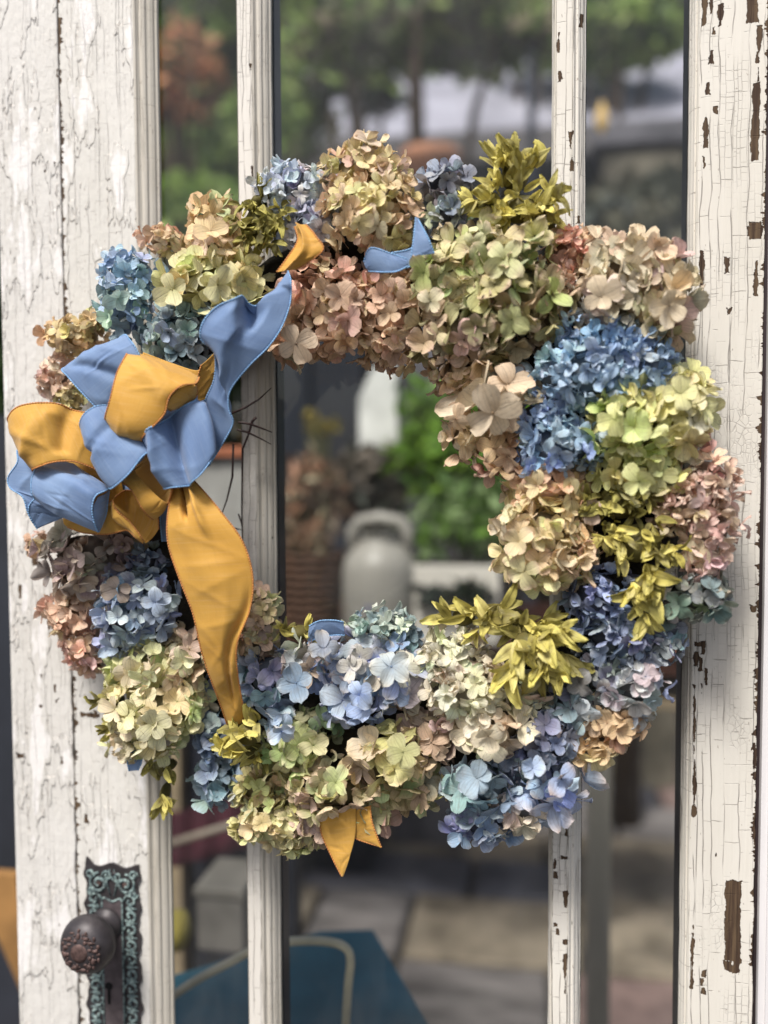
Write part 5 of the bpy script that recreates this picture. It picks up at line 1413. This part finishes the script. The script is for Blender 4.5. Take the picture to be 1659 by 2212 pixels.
# stoneware jug
jp = P(822, 1345, YB - .06)
jug = tag(empty('stoneware_jug', (jp.x, jp.y, zt)), 'tall pale stoneware jug with a loop handle and blue mark', 'jug')
jm = simple('pale_stoneware', (146, 142, 134), .4, nscale=10, var=.1)
js = (P(825, 1110, jp.y).z - P(825, 1365, jp.y).z)
jr = (P(905, 1300, jp.y).x - P(745, 1300, jp.y).x) / 2
MB().lathe([(.001, .002), (jr * .9, .002), (jr, js * .06), (jr * 1.0, js * .60), (jr * .92, js * .70), (jr * .66, js * .79), (jr * .50, js * .83), (jr * .50, js * .88), (jr * .58, js * .90), (jr * .42, js * .90), (.001, js * .82)], (0, 0, 0), 'z', 28).build('jug_body', jm, jug, True)
MB().tube([(-jr * .72, 0, js * .74), (-jr * .74, 0, js * .92), (-jr * .55, 0, js * 1.00), (0, 0, js * 1.03), (jr * .55, 0, js * 1.00), (jr * .74, 0, js * .92), (jr * .72, 0, js * .74)], jr * .17, 8).build('handle', jm, jug, True)
MB().blob((-jr * .1, -jr * .96, js * .30), (jr * .14, .004, js * .05), 8, 6).build('painted_mark', simple('cobalt_mark', (78, 84, 130), .5), jug, True)
# basket with dried flowers
bp = P(668, 1380, YB - .02)
bk = tag(empty('wicker_basket', (bp.x, bp.y, zt)), 'brown wicker basket left of the jug', 'basket')
brad = (P(740, 1300, YB).x - P(592, 1300, YB).x) / 2
m = MB(); hgt = P(668, 1200, YB).z - zt
for i in range(11):
    t = i / 10
    rr_ = brad * (.82 + .18 * t)
    m.tube([(rr_ * math.cos(a * math.pi / 12), rr_ * math.sin(a * math.pi / 12), .006 + t * hgt + (.002 if a % 2 else -.002)) for a in range(25)], .0065, 5, False)
m.build('wicker_weave', simple('wicker_brown', (84, 60, 46), .8, nscale=60, var=.4), bk, True)
m = MB().lathe([(.001, .002), (brad * .80, .002), (brad * .97, hgt), (brad * .90, hgt), (brad * .7, .02), (.001, .02)], (0, 0, 0), 'z', 20)
m.build('basket_wall', simple('wicker_shadow', (70, 48, 38), .9), bk, True)
def bunch(name, u, v, ru, rv, Y, n, size, cols, label, cat, seed, stemz):
    c = P(u, v, Y)
    k = UM * (Y - CAMP.y) / (-CAMP.y)
    root = tag(empty(name, (c.x, c.y, stemz)), label, cat, {'dried_bouquet': 'dried flowers on the bench', 'fern_plant': 'green plants on the bench'}.get(name))
    leafcrown('foliage', (0, 0, c.z - stemz), (ru * k, ru * k * .6, rv * k), n, size, cols, None, root, seed, .3)
    m = MB()
    rg = random.Random(seed)
    for i in range(9):
        m.tube([(rg.uniform(-.01, .01), 0, 0.02), (rg.uniform(-.6, .6) * ru * k, rg.uniform(-.03, .03), c.z - stemz + rg.uniform(-.3, .4) * rv * k)], .0022, 4)
    m.build('stems', simple('stem_green_%d' % seed, (84, 84, 50), .8), root)
    return root
bunch('dried_bouquet', 665, 1090, 85, 110, YB - .02, 900, .022, [(150, 122, 100), (170, 130, 106), (128, 116, 96), (180, 168, 140), (110, 90, 76)], 'tan and pink dried flowers standing in the wicker basket', 'dried flowers', 91, zt + hgt * .5)
bunch('dried_bouquet', 785, 1035, 95, 75, YB + .08, 1300, .026, [(96, 90, 84), (120, 110, 100), (80, 84, 76)], 'grey dried flowers behind the stoneware jug', 'dried flowers', 92, zt)
bunch('fern_plant', 985, 990, 150, 150, YB + .12, 2200, .026, [(112, 150, 50), (96, 134, 44), (132, 166, 66), (76, 112, 40)], 'bright green fern behind the hole of the wreath', 'plant', 93, zt + .05)
bunch('fern_plant', 1010, 1120, 110, 100, YB + .02, 800, .024, [(104, 138, 56), (150, 172, 120), (84, 116, 48)], 'green and white leaved plant beside the stoneware jug', 'plant', 94, zt + .05)
bunch('dark_leaf_plant', 1010, 1290, 80, 30, YB - .12, 260, .022, [(36, 44, 40), (28, 34, 36), (50, 62, 50)], 'dark leafy sprig on the bench edge', 'plant', 95, zt)
pp = P(950, 1290, YB - .02)
tr_ = tag(empty('white_planter', (pp.x, pp.y, zt)), 'low white planter box holding the green plants', 'planter')
wl, wr_ = P(835, 1250, pp.y).x - pp.x, P(1080, 1250, pp.y).x - pp.x
zt2 = P(950, 1215, pp.y).z - zt
wm = simple('white_planter_paint', (206, 200, 190), .6, nscale=6, var=.08)
m = MB(); m.box((wl, -.07, .001), (wr_, -.055, zt2), .002); m.box((wl, .065, .001), (wr_, .08, zt2), .002)
m.box((wl, -.054, .001), (wl + .014, .064, zt2), .002); m.box((wr_ - .014, -.054, .001), (wr_, .064, zt2), .002)
m.build('planter_wall', wm, tr_)
MB().box((wl + .015, -.053, .002), (wr_ - .015, .063, zt2 - .012)).build('soil', simple('potting_soil', (42, 34, 28), .95), tr_)
# dark cabinet behind the bench with white post
ca, cb_ = P(560, 640, 2.0), P(790, 640, 2.0)
cab = tag(empty('dark_cabinet', ((ca.x + cb_.x) / 2, 2.15, 0)), 'dark navy cabinet seen through the upper hole of the wreath', 'cabinet')
hw = (cb_.x - ca.x) / 2
nm = simple('dark_navy_paint', (20, 26, 38), .6, nscale=5, var=.2)
MB().box((-hw, -.15, 0), (hw, .15, P(700, 560, 2.0).z), .01).build('cabinet_body', nm, cab)
for sx in (-.5, .5):
    MB().box((sx * hw - hw * .46, -.17, .1), (sx * hw + hw * .46, -.152, P(700, 590, 2.0).z), .006).build('cabinet_door', nm, cab)
wa, wb = P(778, 880, 1.48), P(860, 880, 1.48)
wp = tag(empty('white_sign_board', ((wa.x + wb.x) / 2, 1.48, 0)), 'blank white board standing behind the hole of the wreath', 'board')
za, zb_, zc = P(800, 960, 1.48).z, P(800, 792, 1.48).z, P(800, 862, 1.48).z
MB().prism([(wa.x - wp.location.x, zt + .016), (wb.x - wp.location.x, zt + .016), (wb.x - wp.location.x, zb_), (wa.x - wp.location.x + .04, zb_), (wa.x - wp.location.x, zc)], -.02, .02).build('sign_board', simple('white_post_paint', (206, 206, 202), .6), wp)
MB().box((wa.x - wp.location.x - .02, -.06, .001 + zt), (wb.x - wp.location.x + .02, .06, .015 + zt), .003).build('foot', simple('white_foot_paint', (190, 190, 186), .6), wp)
bunch('yellow_flower_sprig', 690, 915, 40, 36, YB + .1, 120, .014, [(170, 156, 70), (150, 132, 60)], 'small yellow flowers in front of the dark cabinet', 'flowers', 96, zt)
# pale panel behind the ribbon in the left pane
pa_, pb_ = P(330, 1000, .75), P(560, 1000, .75)
ptop = P(440, 975, .75).z
pn_ = tag(empty('grey_side_board', ((pa_.x + pb_.x) / 2, .79, 0)), 'pale grey side board with a terracotta tile on top, behind the bow', 'cabinet')
hw = (pb_.x - pa_.x) / 2
zb = P(440, 1230, .75).z
MB().box((-hw, -.03, zb), (hw, .03, ptop - .012), .003).build('panel', simple('pale_grey_panel', (150, 148, 144), .6), pn_)
MB().box((-hw - .01, -.045, ptop - .011), (hw + .01, .05, ptop + .008), .002).build('tile_top', simple('terracotta_tile', (150, 92, 66), .8), pn_)
for sx in (-1, 1):
    MB().box((sx * (hw - .02) - .015, -.02, 0), (sx * (hw - .02) + .015, .02, zb - .001)).build('leg', bm2, pn_)
gw = bunch('glass_jar_foliage', 520, 900, 26, 50, .78, 60, .016, [(90, 90, 84), (130, 130, 126)], 'grey dried grasses standing on the side board', 'dried grass', 97, ptop)
# lower left: dark sheet in place of the dim interior, and things there
dl, dr = P(300, 1800, .72), P(600, 1800, .72)
dr_ = tag(empty('dark_interior_sheet', ((dl.x + dr.x) / 2, .80, 0)), 'dark navy sheet standing in for the dark interior behind the lower left pane', 'screen')
hw = (dr.x - dl.x) / 2
m = MB(); v = []; f = []; nn_ = 40; zs = [0.02, P(450, 1560, .72).z]
for i in range(nn_ + 1):
    t = i / nn_
    for zq in zs: v.append((-hw + 2 * hw * t, .012 * math.sin(t * 30), zq))
    for zq in zs: v.append((-hw + 2 * hw * t, .012 * math.sin(t * 30) + .006, zq))
for i in range(nn_):
    a = i * 4; f += [(a, a + 4, a + 5, a + 1), (a + 2, a + 3, a + 7, a + 6), (a + 1, a + 5, a + 7, a + 3), (a, a + 2, a + 6, a + 4)]
m.add(v, f).build('interior_sheet', simple('navy_interior_dark', (24, 28, 42), .9, nscale=4, var=.4), dr_)
for sx in (-1, 1): MB().box((sx * hw - .015, -.02, 0), (sx * hw + .015, .03, zs[1] + .02), .002).build('sheet_post', nm, dr_)
rb0, rb1 = P(355, 1825, .66), P(545, 1765, .66)
rb = tag(empty('curtain_pole', (rb0.x, rb0.y, rb0.z)), 'pale pole leaning across the dark interior sheet', 'pole')
MB().tube([(-.03, 0, -.012), tuple(rb1 - rb0 + Vector((.03, 0, .008)))], .007, 8).build('pole_rod', simple('pale_pole', (126, 116, 104), .6), rb, True)
MB().blob(tuple(rb1 - rb0 + Vector((.035, 0, .009))), .011, 8, 6).build('pole_finial', bm2, rb, True)
rd = tag(empty('maroon_cloth', (P(450, 1800, .70).x, .70, 0)), 'maroon cloth strip hanging behind the pale pole', 'cloth')
c0, c1, c2, c3_ = P(350, 1760, .70), P(540, 1720, .70), P(540, 1830, .70), P(350, 1880, .70)
v = []; f = []
for i in range(21):
    t = i / 20; a = c0.lerp(c1, t); d = c3_.lerp(c2, t); w_ = .006 * math.sin(t * 22)
    v += [(a.x - rd.location.x, w_, a.z), (d.x - rd.location.x, w_, d.z), (a.x - rd.location.x, w_ + .003, a.z), (d.x - rd.location.x, w_ + .003, d.z)]
for i in range(20):
    a = i * 4; f += [(a, a + 1, a + 5, a + 4), (a + 2, a + 6, a + 7, a + 3), (a, a + 4, a + 6, a + 2), (a + 1, a + 3, a + 7, a + 5)]
MB().add(v, f).build('cloth_strip', simple('maroon', (66, 26, 38), .9), rd)
gb0, gb1 = P(420, 1945, .52), P(520, 2070, .52)
gbx = tag(empty('grey_box', ((gb0.x + gb1.x) / 2, .58, gb1.z)), 'grey box behind the teal table', 'box')
hw = (gb1.x - gb0.x) / 2
MB().box((-hw, -.05, 0), (hw, .06, gb0.z - gb1.z), .004).build('box_body', simple('grey_card', (96, 92, 88), .8), gbx)
MB().box((-hw - .004, -.054, gb0.z - gb1.z + .001), (hw + .004, .064, gb0.z - gb1.z + .02), .003).build('box_lid', simple('grey_card_lid', (104, 100, 94), .8), gbx)

# teal table
zt_ = 0.72
tA, = (P(0, 0),)
def onz(u, v, z):
    d = dirv * FU + right * (u - U0) - up * (v - V0)
    t = (z - CAMP.z) / d.z
    return CAMP + d * t
a_ = onz(330, 2120, zt_); b_ = onz(690, 2012, zt_); c_ = onz(805, 2008, zt_); d_ = onz(930, 2222, zt_); e_ = onz(330, 2222, zt_)
tt_ = tag(empty('teal_table', ((b_.x + e_.x) / 2, (b_.y + e_.y) / 2, 0)), 'teal topped table behind the lower panes', 'table')
lx, ly = tt_.location.x, tt_.location.y
pts = [a_, b_, c_, d_, e_]
n_ = len(pts)
teal = simple('teal_paint', (44, 98, 116), .5, nscale=6, var=.25)
v = [(p.x - lx, p.y - ly, zt_) for p in pts] + [(p.x - lx, p.y - ly, zt_ - .025) for p in pts]
f = [tuple(range(n_ - 1, -1, -1)), tuple(range(n_, 2 * n_))] + [(i, (i + 1) % n_, (i + 1) % n_ + n_, i + n_) for i in range(n_)]
mesh('table_top', v, f, teal, tt_)
for p in (a_, c_, e_):
    x_ = (p.x - lx) * .85; y_ = (p.y - ly) * .85
    MB().box((x_ - .02, y_ - .02, 0), (x_ + .02, y_ + .02, zt_ - .026)).build('leg', teal, tt_)
# cream metal chair
YC = .12
chair = tag(empty('cream_metal_chair', (P(660, 2100, YC).x, YC + .1, 0)), 'cream tubular metal chair at the teal table', 'chair')
cxm, cym = chair.location.x, chair.location.y
cream = simple('cream_enamel', (206, 196, 172), .4, nscale=20, var=.15)
def cp(u, v, y): q_ = P(u, v, y); return (q_.x - cxm, q_.y - cym, q_.z)
rail = [cp(350, 2168, YC), cp(420, 2120, YC), cp(490, 2082, YC), cp(560, 2046, YC), cp(620, 2034, YC), cp(700, 2033, YC), cp(745, 2046, YC), cp(757, 2075, YC), cp(752, 2130, YC), cp(744, 2260, YC)]
rp_ = catmull(rail, 40)
lo = tuple(rp_[-1]); m = MB()
m.tube([Vector(p) for p in rp_] + [Vector((lo[0], lo[1], .0))], .0052, 8).build('back_frame', cream, chair, True)
st = tuple(rp_[0])
MB().tube([Vector(st), Vector((st[0] - .01, st[1], .4)), Vector((st[0] - .02, st[1] - .02, 0))], .0052, 8).build('leg', cream, chair, True)
MB().box((st[0] - .005, -.08, .43), (lo[0] + .006, .26, .45), .004).build('seat', cream, chair)
for sx in (st[0] + .01, lo[0] - .01):
    MB().tube([(sx, .24, .429), (sx, .25, 0)], .006, 8).build('leg', cream, chair, True)
# yellow cushion edge
yc = P(383, 2010, .42)
cu = tag(empty('olive_yellow_cushion', (yc.x, yc.y, yc.z)), 'olive yellow cushion behind the lock stile', 'cushion')
MB().blob((0, 0, 0), (.022, .03, .032), 14, 10).build('cushion_body', simple('olive_cushion', (128, 116, 52), .85), cu, True)

# seen past the free edge of the door, left
lb = tag(empty('tan_board', (P(6, 1960, .4).x, .4, 0)), 'tan timber board left of the door edge', 'board')
q1_, q2_ = P(-60, 1905, .4), P(40, 2090, .4)
MB().add([(P(-70, 1890, .4).x - lb.location.x, 0, P(0, 1890, .4).z), (P(35, 1890, .4).x - lb.location.x, 0, P(0, 1890, .4).z), (P(60, 2150, .4).x - lb.location.x, 0, P(0, 2170, .4).z), (P(-10, 2100, .4).x - lb.location.x, 0, P(0, 2010, .4).z),
          (P(-70, 1890, .4).x - lb.location.x, .02, P(0, 1890, .4).z), (P(35, 1890, .4).x - lb.location.x, .02, P(0, 1890, .4).z), (P(60, 2150, .4).x - lb.location.x, .02, P(0, 2170, .4).z), (P(-10, 2100, .4).x - lb.location.x, .02, P(0, 2010, .4).z)],
         [(0, 3, 2, 1), (4, 5, 6, 7), (0, 1, 5, 4), (1, 2, 6, 5), (2, 3, 7, 6), (3, 0, 4, 7)]).build('board_face', simple('tan_timber', (150, 112, 66), .7), lb)
dw = tag(empty('dark_partition', (P(-80, 1500, .9).x, .9, 0)), 'dark slate partition left of the door', 'partition')
MB().box((-.35, 0, 0), (.22, .04, P(0, 900, .9).z), .004).build('partition_panel', simple('dark_slate_paint', (38, 42, 50), .7, nscale=3, var=.4), dw)

gp = P(1293, 1800, .75)
g2 = tag(empty('weathered_post', (gp.x, .75, 0)), 'pale weathered post behind the lower right pane', 'post')
MB().box((-.020, -.02, 0), (.020, .02, P(1293, 1590, .75).z), .003).build('post_shaft', simple('pale_weathered_wood', (156, 150, 138), .85, nscale=20, var=.2, stretch=(1, 1, .1)), g2)
MB().box((-.030, -.03, P(1293, 1590, .75).z + .001), (.030, .03, P(1293, 1590, .75).z + .012), .003).build('post_cap', bm2, g2)
